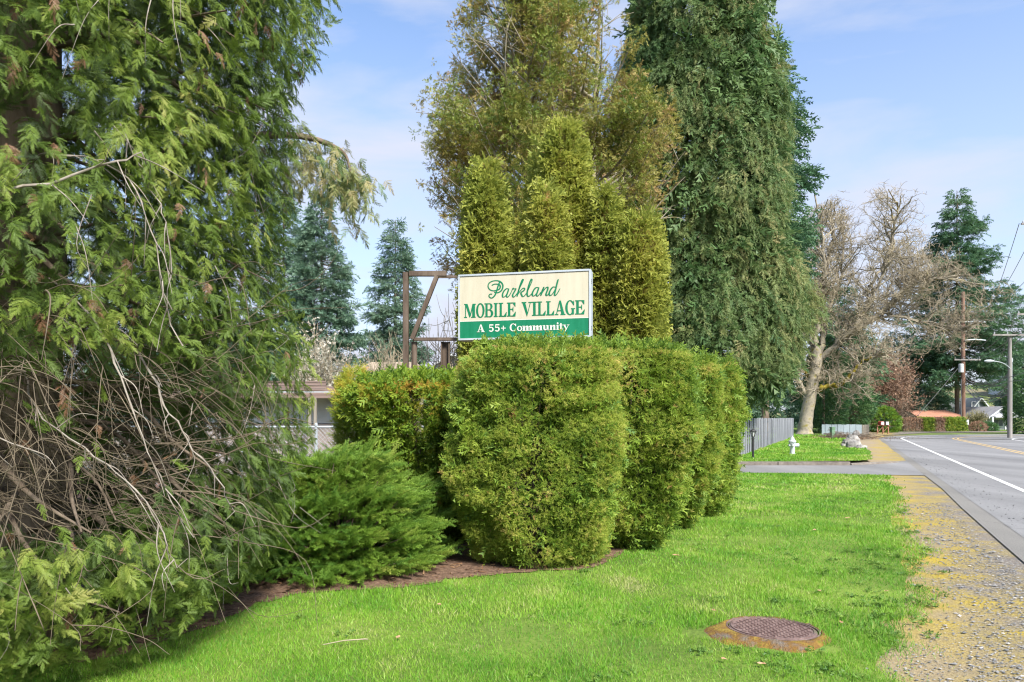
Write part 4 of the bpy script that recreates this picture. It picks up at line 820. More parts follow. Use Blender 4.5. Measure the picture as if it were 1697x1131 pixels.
def maple():
    Y0 = 60.; b = W(1334, 722, Y0); t = thing('bare_maple', 'big bare maple with mossy spreading limbs beside the grey board fence', 'tree', (b[0], Y0, 0)); r = np.random.default_rng(905)
    def L3(px, y1=0., y0=0.): n = len(px); return [W(x, y, Y0)+np.array((0, y0+(y1-y0)*i/(n-1), 0)) for i, (x, y) in enumerate(px)]
    tr = L3([(1333,724),(1336,695),(1345,645),(1353,600),(1352,575)]); c = catmull(tr, 8); v, q = tubes(c[None], np.interp(np.linspace(0,1,len(c)), [0,.08,.4,1], [.86,.62,.50,.42])[None], 14); v += rng.normal(size=v.shape)*.02; npmesh('trunk', v, q, M['bark_moss'], t, smooth=True)
    main = [([(1352,600),(1349,560),(1352,500),(1358,440),(1350,380),(1340,335)], -1.5, .34), ([(1353,598),(1368,560),(1367,500),(1377,440),(1392,380),(1388,325)], 1.5, .34),
            ([(1352,605),(1385,568),(1422,520),(1442,470),(1455,410),(1462,355)], -2.5, .30), ([(1355,600),(1400,562),(1445,530),(1492,500),(1522,458),(1540,415)], 1.0, .30),
            ([(1420,545),(1470,520),(1520,480),(1555,455),(1590,450)], 3.0, .20), ([(1345,650),(1368,642),(1392,632),(1412,605),(1440,590)], -2.0, .34),
            ([(1342,660),(1322,620),(1312,560),(1306,500),(1312,440)], 1.5, .22), ([(1435,538),(1480,525),(1530,540),(1565,556)], -2.0, .17), ([(1448,528),(1495,480),(1535,470),(1590,482)], -3.0, .16),
            ([(1353,590),(1335,540),(1325,470),(1320,400),(1325,345)], 3.0, .22), ([(1367,520),(1400,470),(1420,410),(1425,340)], 3.5, .18), ([(1440,475),(1480,430),(1500,380),(1505,345)], 2.5, .16), ([(1350,630),(1335,612),(1325,600)], 1.0, .22)]
    segs = []; oc = W(1380, 620, Y0)
    for i, (px, dy, r0) in enumerate(main):
        st_y = 0
        if i in (4,7): st_y = .8
        pts = np.array(L3(px, dy, st_y*1.0)); c = catmull(pts, 6); c[1:] += r.normal(size=c[1:].shape)*.08
        v, q = tubes(c[None], np.linspace(r0*.8, .06, len(c))[None], 9); v += rng.normal(size=v.shape)*.01
        npmesh('limb', v, q, M['moss_limb'] if i in (5,12) else M['bark_moss'], t, smooth=True)
        for j in range(5, len(c)-1):
            for _ in range(1 if i in (4,9) and j % 2 else 2):
                dd = nrm(nrm(c[j+1]-c[j])*.3+nrm(r.normal(size=3))*1.0+np.array((0,0,.22))+nrm(c[j]-oc)*.25)
                grow(segs, c[j], dd, r.uniform(1.3,2.3)*(.75 if i in (5,12) else 1), .07, 1, 4, r, .12, kids=(2,4), shrink=.62, outc=oc)
        for _ in range(5): grow(segs, c[-1], nrm(c[-1]-c[-2]+r.normal(size=3)*.4), 2.0, .07, 1, 4, r, .1, kids=(2,4), shrink=.62, outc=oc)
    def inside(s): p = s[1][-1]; return p[2] < 20.6-((p[0]-29.0)/8.6)**2*6.5 and p[0] < 39.2
    segs = [s for s in segs if inside(s)]
    A = [s for s in segs if s[0] <= 2]; B = [s for s in segs if s[0] > 2]
    limbs_mesh([s[1] for s in A], [s[2] for s in A], [s[3] for s in A], 5, M['bark_moss'], 'branch', t, 'stuff')
    limbs_mesh([s[1] for s in B], [max(.014, s[2]*.7) for s in B], .009, 3, M['twig'], 'twig', t, 'stuff')
    return len(segs)
nseg = maple(); print('maple segs', nseg)
def bare_shrub(name, label, px, ytop, Y, spread, n, m, seed, buds=None, kind_='shrub', hmin=.5, thin=.014, zbase=0, bsize=.16, group=None, leaders=None):
    c = W(px, ytop, Y); H = c[2]-zbase; X = c[0]; t = thing(name, label, kind_, (X, Y, zbase), group); r = np.random.default_rng(seed); segs = []; K = 6
    pol, r0 = [], []; tips = []
    for k in range(n):
        an = r.uniform(0, 6.28); rr = spread*np.sqrt(r.uniform()); h = H*r.uniform(hmin, 1)*math.sqrt(max(.1, 1-.55*(rr/spread)**2)); e = np.array((X+rr*math.cos(an), Y+rr*math.sin(an), zbase+h)); s0 = np.array((X+.25*rr*math.cos(an), Y+.25*rr*math.sin(an), zbase)); m_ = (s0+e)/2+np.array((0,0,.12*h))-np.array((math.cos(an), math.sin(an), 0))*rr*.12+r.normal(size=3)*.06*H
        g = catmull([s0, m_, e], 6)[:13]; pol.append(g); r0.append(thin*2.2)
        for _ in range(7):
            j = r.integers(4, 12); d = nrm(nrm(g[j]-g[j-1])+r.normal(size=3)*.55); l = H*r.uniform(.08,.24); q = catmull([g[j], g[j]+d*l*.5+r.normal(size=3)*l*.08, g[j]+d*l+np.array((0,0,l*.15))], 6)[:13]; pol.append(q); r0.append(thin); tips.append(q)
    limbs_mesh(pol, r0, thin*.5, 3, m, 'branch', t, 'stuff')
    if buds is not None:
        Q = np.concatenate([q[3:] for q in tips]); Q = Q[r.random(len(Q)) < .62]; k = len(Q); scatter('blossom' if buds is M['blossom'] else 'buds', [frond(1, .7, .5, .9, 5, .1, flat=.5), frond(2, .6, .4, .9, 6, .1, flat=.5)], Q+r.normal(size=(k,3))*bsize*.4, r.normal(size=(k,3)), r.normal(size=(k,3)), bsize*r.uniform(.6,1.4,k), np.clip(.5+.25*r.normal(size=k), 0, 1), buds, t)
    return t
bare_shrub('flowering_tree', 'white blossoming tree behind the mobile home roof', 526, 535, 34, 1.7, 95, M['twig'], 921, M['blossom'], 'tree', .35, .016, bsize=.17)
bare_shrub('bare_shrub', 'grey leafless shrub beneath the lone fir beyond the golden hedge', 642, 562, 42, 1.9, 100, M['twig'], 922, None, hmin=.6, thin=.018)
bare_shrub('bare_tree', 'thin leafless sapling seen through the sign frame', 735, 500, 36, 1.6, 26, M['greytwig'], 923, None, 'tree', .6, .02)
bare_shrub('bare_tree', 'russet leafless tree with reddish buds behind the mailboxes', 1450, 566, 84, 4.4, 190, M['redtwig'], 924, M['russet'], 'tree', .35, .03, bsize=.26)
bare_shrub('bare_tree', 'pale leafless tree right of the russet one', 1484, 600, 104, 3.6, 130, M['redtwig'], 925, M['russet'], 'tree', .4, .03, bsize=.2)
for i, (px, yt, Y, sp, m, lab) in enumerate([(1520,646,112,5.0,'olivetwig','olive brown leafless thicket left of the orange roof'), (1568,640,114,5.0,'olivetwig','olive brown leafless thicket behind the orange roof'),
        (1478,655,82,2.4,'browntwig','brown leafless thicket behind the grey clipped hedge'), (1425,660,76,3.2,'browntwig','brown leafless thicket left of the mailboxes'), (1395,668,72,2.6,'browntwig','brown leafless thicket above the blue-grey fence'),
        (1618,676,86,1.3,'olivetwig','rounded leafless shrub in front of the cream gabled house'), (1455,672,79,2.8,'browntwig','small brown leafless thicket between the green shrub and the clipped hedge')]):
    bare_shrub('bare_thicket', lab, px, yt, Y, sp, 130, M[m], 940+i, hmin=.35, thin=.026)
def leafy(name, label, px, ytop, Y, rx, prof, n, m, size, seed, cat='shrub', group=None, zb=0):
    c = W(px, ytop, Y); H = c[2]-zb; t = thing(name, label, cat, (c[0], Y, zb), group); r = np.random.default_rng(seed)
    P, N, u, h = shell(n, (c[0], Y), [(max(.05, a_*H), b_*rx) for a_, b_ in prof], .18, None, .16, 3.5/rx, seed); P[:,2] += zb; k = len(P)
    scatter('foliage', frC, P, N+r.normal(size=(k,3))*.6, r.normal(size=(k,3)), size*r.uniform(.6,1.4,k), np.clip(.45+.2*Noise(2/rx, seed)(P)+.2*r.normal(size=k), 0, 1), m, t)
    trunk(None, [(c[0],Y,zb),(c[0],Y,zb+H*.4),(c[0],Y,zb+H*.8)], [.07*rx,.05*rx,.02*rx], M['bark'], t, 'trunk', 6)
    return t
dome = [(0,.7),(.25,.95),(.5,1.),(.75,.8),(.92,.45),(1,.05)]
leafy('ivy_covered_tree', 'ivy covered tree just right of the mossy maple trunk', 1365, 560, 64, 1.9, [(0,.75),(.3,1),(.6,.85),(.85,.6),(1,.1)], 3600, M['ivy'], .38, 951, 'tree')
leafy('holly_tree', 'dark evergreen holly behind the blue-grey fence', 1398, 590, 70, 2.4, dome, 3600, M['ivy'], .42, 952, 'tree')
leafy('evergreen_shrub', 'bright yellow-green shrub above the mailboxes', 1466, 676, 74, 1.5, dome, 1700, M['bright'], .30, 953)
leafy('evergreen_shrub', 'mid-green rounded shrub left of the bright yellow-green one', 1446, 668, 76, 1.3, dome, 1300, M['ivy'], .30, 954)
leafy('evergreen_shrub', 'small dark shrub under the porch gable house', 1636, 703, 82, 1.2, dome, 1200, M['ivy'], .3, 955)
leafy('evergreen_shrub', 'dense green shrub bank at the picture edge right of the grey pole', 1702, 622, 68, 1.7, dome, 2600, M['ivy'], .36, 956)
leafy('evergreen_shrub', 'low purplish shrub at the kerb in front of the porch house', 1621, 700, 80, .9, dome, 500, M['russet'], .22, 957)
for i, (px, yt, Y, rx) in enumerate([(250,560,80,6),(330,540,95,7),(420,565,85,6),(600,640,110,7),(680,640,120,8),(745,640,115,7),(1180,640,110,8),(1270,640,110,8)]):
    leafy('broad_tree', ['far broad evergreen hidden beyond the near cedar','far rounded evergreen beyond the near cedar','far low evergreen beyond the blossom tree','far evergreen beneath the lone fir','far evergreen behind the sign posts','far evergreen behind the cypresses','far evergreen screened by the massive cedar','far evergreen beyond the grey fence end'][i], px, yt, Y, rx, dome, 2200, M['fir_far'], 1.2, 960+i, 'tree', 'far evergreens on the skyline')
# clipped low hedge in front of the orange roofed house
for i, (x0, x1, m) in enumerate([(1494,1524,'browntwig'),(1525,1533,'hedge'),(1535,1543,'hedge'),(1544,1562,'browntwig'),(1563,1573,'hedge'),(1574,1584,'hedge'),(1585,1596,'hedge')]):
    Y = 79.; X0, X1 = (x0-CX)*Y/F, (x1-CX)*Y/F; cx = (X0+X1)/2; rx = (X1-X0)/2; lab = ['grey leafless clipped hedge block at the left end below the orange roof','slim green clipped conifer beside the long grey hedge block','second slim green conifer before the short grey hedge block','short grey leafless hedge block between green conifers','green clipped conifer right of the short grey hedge block','middle green clipped conifer below the orange roof','green clipped conifer touching the brown utility pole'][i]
    t = thing('clipped_hedge', lab, 'hedge', (cx, Y, 0), 'low clipped hedge below the orange roof'); n = 900 if m != 'hedge' else 800; r = np.random.default_rng(980+i)
    P = np.stack([r.uniform(-rx, rx, n), r.uniform(-.6, .6, n), r.uniform(.05, 1.45, n)], 1); f = r.integers(0, 3, n); P[f == 0, 1] = -.6; P[f == 1, 2] = 1.42; P[f == 2, 0] = np.sign(P[f == 2, 0])*rx; P += np.array((cx, Y, 0))+r.normal(size=(n,3))*.05
    if m == 'hedge': scatter('foliage', frC, P, r.normal(size=(n,3)), r.normal(size=(n,3)), np.full(n, .26), np.clip(.35+.2*r.normal(size=n), 0, 1), M['hedge'], t)
    else: V, T, A = place(frC, P, r.normal(size=(n,3)), r.normal(size=(n,3)), np.full(n, .22), np.clip(.5+.2*r.normal(size=n), 0, 1)); npmesh('twigs', V, T, M['russet'], t, A*.6+.2, 'stuff'); limbs_mesh([catmull([(p[0],p[1],.02),(p[0]+r.normal()*.1,p[1],p[2]*.5),tuple(p)], 3) for p in P[:200]], .02, .01, 3, M['browntwig'], 'branch', t, 'stuff')

# ------------------------------------------------------------------ the sign
def sign():
    th = R(12.4); cW = W(867, 507, 12.4); u = np.array((math.cos(th), -math.sin(th), 0)); nf = np.array((-math.sin(th), -math.cos(th), 0)); up = np.array((0,0,1.))
    Wd, Ht, Dp = 2.41, 1.19, .30; zc = 3.60; O = np.array((cW[0], cW[1], zc)); rz = -th
    t = thing('sign', 'cream and green illuminated box sign reading Parkland Mobile Village above the hedge', 'sign', (O[0], O[1], 0))
    def pt(a, b, d): return O+u*a+up*b+nf*d           # a right, b up, d toward the viewer
    def slab(mb, a0, a1, b0, b1, d0, d1):
        n = len(mb.v)
        for d in (d0, d1):
            for (a, b) in ((a0,b0),(a1,b0),(a1,b1),(a0,b1)): mb.v.append(tuple(pt(a, b, d)))
        mb.f += [(n+3,n+2,n+1,n),(n+4,n+5,n+6,n+7),(n,n+1,n+5,n+4),(n+1,n+2,n+6,n+5),(n+2,n+3,n+7,n+6),(n+3,n,n+4,n+7)]; return mb
    h2, w2 = Ht/2, Wd/2
    cab = slab(MB(), -w2+.03, w2-.03, -h2+.03, h2-.03, -Dp, -.02).build('cabinet', M['alu'], t)
    slab(MB(), w2-.028, w2+.006, -h2, h2, -Dp-.005, .010).build('end_cap', M['alu'], t)
    fr = MB(); slab(fr, -w2, w2-.03, h2-.028, h2+.004, -Dp, .010); fr.build('top_trim', M['alu'], t)
    slab(MB(), -w2, w2-.03, -h2, -h2+.032, -Dp, .010).build('bottom_trim', M['alu'], t)
    slab(MB(), -w2-.004, -w2+.028, -h2+.034, h2-.03, -Dp, .008).build('side_trim', M['alu'], t)
    for k, b in enumerate((.42,.39,.36,-.40,-.43,-.46)):
        slab(MB(), w2+.0065, w2+.012, b-.008, b+.008, -.09, -.06).build('vent_slot', M['black'], t)
    gb = -h2+.032+ (Ht-.06)*.27
    p1 = slab(MB(), -w2+.03, w2-.03, gb+.012, h2-.03, -.02, -.004).build('cream_panel', M['cream'], t)
    p2 = slab(MB(), -w2+.03, w2-.03, -h2+.034, gb, -.02, -.004).build('green_panel', M['green'], t)
    slab(MB(), -w2+.03, w2-.03, gb+.0005, gb+.0115, -.02, -.002).build('divider_line', M['whitep'], t)
    # picture of the face in photo pixels -> face coordinates
    def fc(x, y):
        uu = (x-758.5)/217.; top = 455.5-5.8*uu; hh = 107.5+4.6*uu; return (-w2+uu*Wd, h2-(y-top)/hh*Ht)
    def ribbon(mb, P, wd, d):
        """flat ribbon along P (photo px) with per point width (photo px)"""
        P = np.array(P, float); Tn = nrm(np.gradient(P, axis=0)); Nn = np.stack([-Tn[:,1], Tn[:,0]], 1); n0 = len(mb.v); k = len(P)
        for s in (1, -1):
            for p, n_, w_ in zip(P, Nn, wd): a, b = fc(*(p+n_*s*w_/2)); mb.v.append(tuple(pt(a, b, d)))
        for i in range(k-1): mb.f.append((n0+i, n0+i+1, n0+k+i+1, n0+k+i))
    def poly(mb, P, d):
        n0 = len(mb.v)
        for p in P: a, b = fc(*p); mb.v.append(tuple(pt(a, b, d)))
        mb.f.append(tuple(range(n0, n0+len(P))))
    # script line (traced strokes)
    z = 12.57; ox, oy = 800, 455
    S = {'P': [[(368,142),(335,210),(305,300),(280,380),(245,450),(190,492),(142,475),(130,440),(155,412),(198,412)], [(190,235),(225,212),(280,205),(345,218),(368,258),(352,305),(300,332),(220,343),(150,318),(112,262),(124,195),(185,150),(270,134),(350,148),(405,195),(422,260),(398,330),(342,375),(285,385),(240,372)]],
         'a': [[(545,312),(498,305),(446,350),(415,420),(422,475),(462,468),(512,400),(545,320)], [(548,305),(515,400),(498,455),(520,482),(560,440),(602,368)]],
         'r': [[(602,368),(632,298),(645,312),(690,312),(660,372),(625,440),(642,482),(682,455),(722,398)]],
         'k': [[(722,398),(790,258),(838,160),(848,122),(828,128),(790,215),(752,340),(715,476)], [(738,425),(790,350),(842,300),(872,315),(855,352),(800,392),(812,440),(835,474),(872,458),(922,390)]],
         'l': [[(922,390),(980,265),(1022,165),(1026,122),(1005,128),(965,230),(930,370),(928,440),(950,474),(980,460),(1025,408)]],
         'b': [[(1165,298),(1115,292),(1065,338),(1034,408),(1042,463),(1082,456),(1132,388),(1163,305)], [(1168,292),(1135,388),(1118,445),(1140,470),(1180,428),(1218,380)]],
         'n': [[(1218,380),(1265,290),(1252,330),(1225,400),(1205,466)], [(1208,455),(1255,370),(1312,300),(1348,292),(1345,340),(1312,430),(1326,464),(1358,435),(1392,380)]],
         'd': [[(1508,292),(1455,290),(1405,345),(1378,415),(1390,462),(1432,445),(1485,365),(1508,310)], [(1560,130),(1535,220),(1505,350),(1486,440),(1502,464),(1542,420),(1596,322)]]}
    dd = .0
    for key, strokes in S.items():
        mb = MB()
        for st in strokes:
            c = catmull([(ox+x/z, oy+y/z) for x, y in st], 7); T_ = nrm(np.gradient(c, axis=0)); dd += .0002
            down = np.clip(np.abs(T_[:,1]), 0, 1)*np.where(T_[:,1] > 0, 1, .35); wd = 1.0+1.55*down; wd[:2] *= .7; wd[-2:] *= .7
            if key == 'P': wd = 1.5+1.0*down
            ribbon(mb, c, wd, .0005+dd)
        mb.build('letter', M['darkgreen'], p1)
    # serif capitals: strokes in a unit box (x right, y up), drawn into px box
    def glyph(ch):
        L_ = []; rect = lambda a, b, c, d: L_.append([(a,b),(c,b),(c,d),(a,d)]); sf = .07
        def arc(cx, cy, rxo, ryo, rxi, ryi, a0, a1, n=14):
            for i in range(n):
                q0, q1 = R(a0+(a1-a0)*i/n), R(a0+(a1-a0)*(i+1)/n)
                L_.append([(cx+rxi*math.cos(q0), cy+ryi*math.sin(q0)), (cx+rxo*math.cos(q0), cy+ryo*math.sin(q0)), (cx+rxo*math.cos(q1), cy+ryo*math.sin(q1)), (cx+rxi*math.cos(q1), cy+ryi*math.sin(q1))])
        if ch == 'M': rect(.0,0,.26,sf); rect(.0,1-sf,.24,1); rect(.09,sf,.16,1-sf); rect(.60,0,1,sf); rect(.78,1-sf,1,1); rect(.70,sf,.93,1-sf); L_.append([(.09,1),(.30,1),(.60,.16),(.46,.02)]); L_.append([(.46,.02),(.56,.10),(.84,1),(.72,1)])
        elif ch == 'O': arc(.5,.5,.5,.53,.26,.45,0,360,28)
        elif ch == 'B': rect(0,0,.36,sf); rect(0,1-sf,.36,1); rect(.12,sf,.36,1-sf); L_.append([(.36,1-sf),(.6,1-sf),(.6,1),(.36,1)]); rect(.36,.49,.6,.56); rect(.36,0,.6,sf); arc(.58,.77,.34,.23,.10,.16,-90,90); arc(.58,.27,.42,.28,.16,.20,-90,90)
        elif ch == 'I': rect(0,0,1,sf); rect(0,1-sf,1,1); rect(.24,sf,.76,1-sf)
        elif ch == 'L': rect(0,0,.55,sf); rect(0,1-sf,.56,1); rect(.14,sf,.40,1-sf); L_.append([(.40,0),(.94,0),(.94,sf),(.40,sf+.01)]); L_.append([(.62,sf),(.94,0.0),(1,.34),(.94,.34)])
        elif ch == 'E': rect(0,0,.40,sf); rect(0,1-sf,.40,1); rect(.12,sf,.38,1-sf); rect(.38,0,.95,sf); rect(.38,1-sf,.95,1); L_.append([(.62,sf),(.95,sf),(1,.34),(.94,.34)]); L_.append([(.66,1-sf),(.90,.70),(.95,.70),(.95,1-sf)]); rect(.38,.48,.62,.55); L_.append([(.56,.515),(.68,.34),(.72,.34),(.72,.70),(.68,.70)])
        elif ch == 'V': rect(0,1-sf,.46,1); rect(.66,1-sf,1,1); L_.append([(.08,1-sf),(.36,1-sf),(.60,.22),(.50,-.02)]); L_.append([(.50,-.02),(.54,-.02),(.88,1-sf),(.80,1-sf)])
        elif ch == 'A': rect(-.02,0,.34,sf); rect(.54,0,1.02,sf); L_.append([(.42,1.02),(.58,1.02),(.92,sf),(.62,sf)]); L_.append([(.12,sf),(.20,sf),(.50,.90),(.42,1.02)]); rect(.26,.27,.66,.34)
        elif ch == 'G': arc(.48,.5,.48,.53,.24,.46,50,310,24); L_.append([(.66,.86),(.84,.66),(.90,.66),(.90,1.0),(.86,1.0),(.82,.93)]); rect(.58,.40,1.0,.46); rect(.66,.02,.88,.40); L_.append([(.62,.10),(.66,.02),(.88,.02),(.78,.16)])
        elif ch == '5': rect(.14,.84,.86,1.0); L_.append([(.12,.46),(.26,.50),(.26,.9),(.14,.9)]); arc(.46,.33,.46,.34,.20,.20,-150,130,20)
        elif ch == '+': rect(.05,.38,.95,.50); rect(.42,.12,.58,.76)
        elif ch == 'C': arc(.52,.5,.50,.53,.26,.44,48,312,22); L_.append([(.72,.86),(.86,.64),(.94,.64),(.94,1.0),(.88,1.0)])
        elif ch == 'o': arc(.5,.33,.5,.35,.24,.26,0,360,22)
        elif ch in 'nm':
            xs_ = [(.06,.28),(.40,.62),(.74,.96)] if ch == 'm' else [(.10,.38),(.62,.90)]
            for a_, b_ in xs_: rect(a_,.06,b_,.56); rect(a_-.07,0,b_+.06,.06)
            rect(xs_[0][0]-.07,.58,xs_[0][1],.66)
            for k_ in range(len(xs_)-1): a_ = xs_[k_][1]; b_ = xs_[k_+1][1]; L_.append([(a_,.44),(a_+.02,.54),((a_+b_)/2,.68),(b_-.04,.67),(b_,.54),(xs_[k_+1][0],.5)])
        elif ch == 'u': rect(.12,.14,.38,.60); rect(0,.60,.38,.66); rect(.60,.10,.86,.60); rect(.50,.60,.86,.66); rect(.60,0,1,.06); L_.append([(.12,.16),(.22,.0),(.40,-.03),(.60,.08),(.60,.18),(.38,.14)])
        elif ch == 'i': rect(.18,.06,.80,.58); rect(0,0,1,.06); rect(0,.58,.80,.66); arc(.5,.88,.32,.13,.0,.0,0,360,12)
        elif ch == 't': rect(.26,.12,.60,.88); rect(0,.58,.92,.66); L_.append([(.26,.14),(.40,-.02),(.78,-.02),(1,.12),(.96,.18),(.72,.07),(.60,.14)])
        elif ch == 'y': rect(-.02,.60,.44,.66); rect(.60,.60,1.02,.66); L_.append([(.08,.60),(.36,.60),(.60,.14),(.48,-.02)]); L_.append([(.46,-.06),(.56,.02),(.90,.60),(.80,.60)]); L_.append([(.22,-.26),(.36,-.28),(.56,.02),(.46,.06)]); arc(.24,-.18,.16,.10,.0,.0,0,360,10)
        return L_
    def put(ch, x0, x1, base, top, panel, m, zz, oxx, oyy):
        mb = MB(); d = .0005
        for k, pl in enumerate(glyph(ch)):
            d = .0004+.00012*(k % 9)
            poly(mb, [(oxx+(x0+(x1-x0)*a)/zz, oyy+(base+(top-base)*b)/zz) for a, b in pl], d)
        mb.build('letter', m, panel)
    z2 = 7.542
    for ch, x0, x1 in [('M',62,212),('O',216,324),('B',322,434),('I',440,490),('L',500,604),('E',605,718),('V',788,916),('I',916,976),('L',980,1086),('L',1088,1190),('A',1196,1322),('G',1322,1440),('E',1440,1556)]:
        m_ = (x0+x1)/2; b = 236-17.5*(m_-65)/1480; put(ch, x0, x1, b, b-173-4*(m_-65)/1480, p1, M['darkgreen'], z2, 760, 495)
    for ch, x0, x1 in [('A',228,324),('5',374,444),('5',450,520),('+',528,592),('C',638,724),('o',730,796),('m',798,918),('m',922,1042),('u',1046,1130),('n',1130,1208),('i',1212,1246),('t',1248,1296),('y',1294,1370)]:
        m_ = (x0+x1)/2; b = 416-12*(m_-230)/1130; put(ch, x0, x1, b, b-92, p2, M['whitep'], z2, 760, 495)
    # steel framework to the left of the box and its posts
    Yf = 12.9
    def wp(px, py, dy=0): return W(px, py, Yf+dy)
    def bar(name, x0, y0, x1, y1, dep=.12, dy=0, m=M['rust']):
        a = W(x0, y0, Yf+dy); b = W(x1, y1, Yf+dy); mb = MB().box(((a[0]+b[0])/2, Yf+dy, (a[2]+b[2])/2), (abs(b[0]-a[0]), dep, abs(a[2]-b[2])), 0, .008); return mb.build(name, m, t)
    px0 = W(668,0,Yf)[0]; px1 = W(677,0,Yf)[0]
    MB().box(((px0+px1)/2, Yf, W(0,452,Yf)[2]/2), (px1-px0,.12,W(0,452,Yf)[2]), 0, .008).build('post', M['rust'], t)
    bar('top_beam', 678, 450, 740, 458, .10)
    bar('rear_top_beam', 722, 457, 757, 461, .05, .18)
    bar('bottom_beam', 684, 560, 757, 565, .09, .03)
    a, b = wp(724, 458, -.02), wp(683, 562, -.02); v = nrm((b-a)[None])[0]; n_ = np.array((-v[2], 0, v[0]))*.038; mb = MB(); k = 0
    for d in (-.05, .05):
        for p in (a+n_, a-n_, b-n_, b+n_): mb.v.append(tuple(p+np.array((0, d, 0))))
    mb.f = [(0,1,2,3),(7,6,5,4),(0,4,5,1),(1,5,6,2),(2,6,7,3),(3,7,4,0)]; mb.build('diagonal_brace', M['rust'], t)
    c = W(686.5,0,Yf+.1); top = W(0,566,Yf)[2]; MB().lathe((c[0], Yf+.1, 0), [(.055,0),(.055,top)], 14).build('pipe_post', M['rust'], t, smooth=False)
    # I-beam post
    x0, x1 = W(730,0,Yf)[0], W(745,0,Yf)[0]; top = W(0,566,Yf)[2]; mb = MB(); mb.box((x0+.012, Yf+.12, top/2), (.024,.17,top)); mb.box((x1-.012, Yf+.12, top/2), (.024,.17,top)); mb.box(((x0+x1)/2, Yf+.12, top/2), (x1-x0-.05,.014,top)); mb.build('beam_post', M['rust'], t)
    # scrollwork beside the post
    for cy_ in (583, 602):
        for s_ in (1, .55):
            pts = []
            for k in range(26):
                an = k/25*4.2*math.pi/2+.6; rr = (.085*s_)*(1-.55*k/25); c = wp(753, cy_, .1); pts.append((c[0]+rr*math.cos(an)+(.03 if s_ < 1 else 0), Yf+.12, c[2]+rr*math.sin(an)-(.06 if s_ < 1 else 0)))
            MB().tube(pts, .005, 5).build('scroll', M['black'], t)
sign()

# ------------------------------------------------------------------ mobile home and chain-link fence behind the juniper
def mobile_home():
    Y = 19.; a = W(430, 640, Y); b = W(615, 640, Y); t = thing('mobile_home', 'white mobile home with a brown metal roof edge behind the juniper', 'mobile home', (a[0], Y, 0))
    z = lambda py: W(0, py, Y)[2]; X0, X1 = a[0]-4, b[0]
    MB().box(((X0+X1)/2, Y+2, (z(702)+z(655))/2), (X1-X0, 4, z(655)-z(702))).build('wall', M['wallwhite'], t)
    MB().box(((X0+X1)/2, Y+1.95, z(703)/2), (X1-X0, 3.95, z(703))).build('skirting', M['skirt'], t)
    xe = W(547,0,Y)[0]
    for k in range(6):                                             # ribbed fascia sections
        zz = z(633)+(z(647)-z(633))*(k+.5)/6; MB().box(((X0+xe)/2, Y-.42+.012*(k % 2), zz), (xe-X0, .05, (z(633)-z(647))/6-.004), 0, 0).build('fascia_rib', M['roofbrown'], t)
    MB().box(((X0+X1)/2-.3, Y+.9, z(652)), (X1-X0+.2, 3.2, .05)).build('awning_roof', M['polemetal'], t)
    MB().box(((X0+X1)/2-.3, Y-.72, z(657)), (X1-X0+.2, .06, (z(653)-z(662)))).build('awning_beam', M['roofbrown'], t)
    for px in (526, 535): MB().box((W(px,0,Y)[0], Y-.72, z(660)/2), (.07,.07,z(660)-.02)).build('awning_post', M['fencetan'], t)
    for px0, px1 in ((540,585),(488,520)):
        xa, xb = W(px0,0,Y)[0], W(px1,0,Y)[0]; fr = MB().box(((xa+xb)/2, Y-.02, (z(668)+z(698))/2), (xb-xa, .05, z(668)-z(698)), 0, 0).build('window', M['wallwhite'], t)
        nb = 4
        for k in range(nb): w_ = (xb-xa-.08)/nb; MB().box((xa+.04+w_*(k+.5), Y-.05, (z(669)+z(697))/2), (w_-.03, .02, z(669)-z(697)-.05)).build('pane', M['paleglass'], fr)
    MB().box(((X0+X1)/2, Y+2, z(655)+.15), (X1-X0+.1, 4.3, .16)).build('roof', M['roofbrown'], t)
mobile_home()
def chainlink():
    Y = 13.5; t = thing('chain_link_fence', 'galvanised chain-link fence with a pale top rail in front of the mobile home', 'fence', (-4, Y, 0)); x0, x1, H = -8., -1.6, W(0,708,Y)[2]
    MB().tube([(x0,Y,H),(x1,Y,H)], .024, 8).build('top_rail', M['polemetal'], t)
    for px in (400, 524, 640): x = W(px,0,Y)[0]; MB().lathe((x, Y, 0), [(.032,0),(.032,H+.05),(.02,H+.08)], 10).build('post', M['polemetal'], t)
    P = []; s = .085
    n = int((x1-x0)/s)
    for k in range(-int(H/s), n):
        for sg in (1, -1):
            a = x0+k*s; p0 = np.array((a if sg == 1 else a+H, Y+.012*sg, 0)); p1 = np.array((a+H if sg == 1 else a, Y+.012*sg, H)); 
            if min(p0[0], p1[0]) < x0 or max(p0[0], p1[0]) > x1: continue
            P.append(np.linspace(p0, p1, 2))
    limbs_mesh(P, .0035, .0035, 3, M['polemetal'], 'wire_mesh', t, 'stuff')
chainlink()
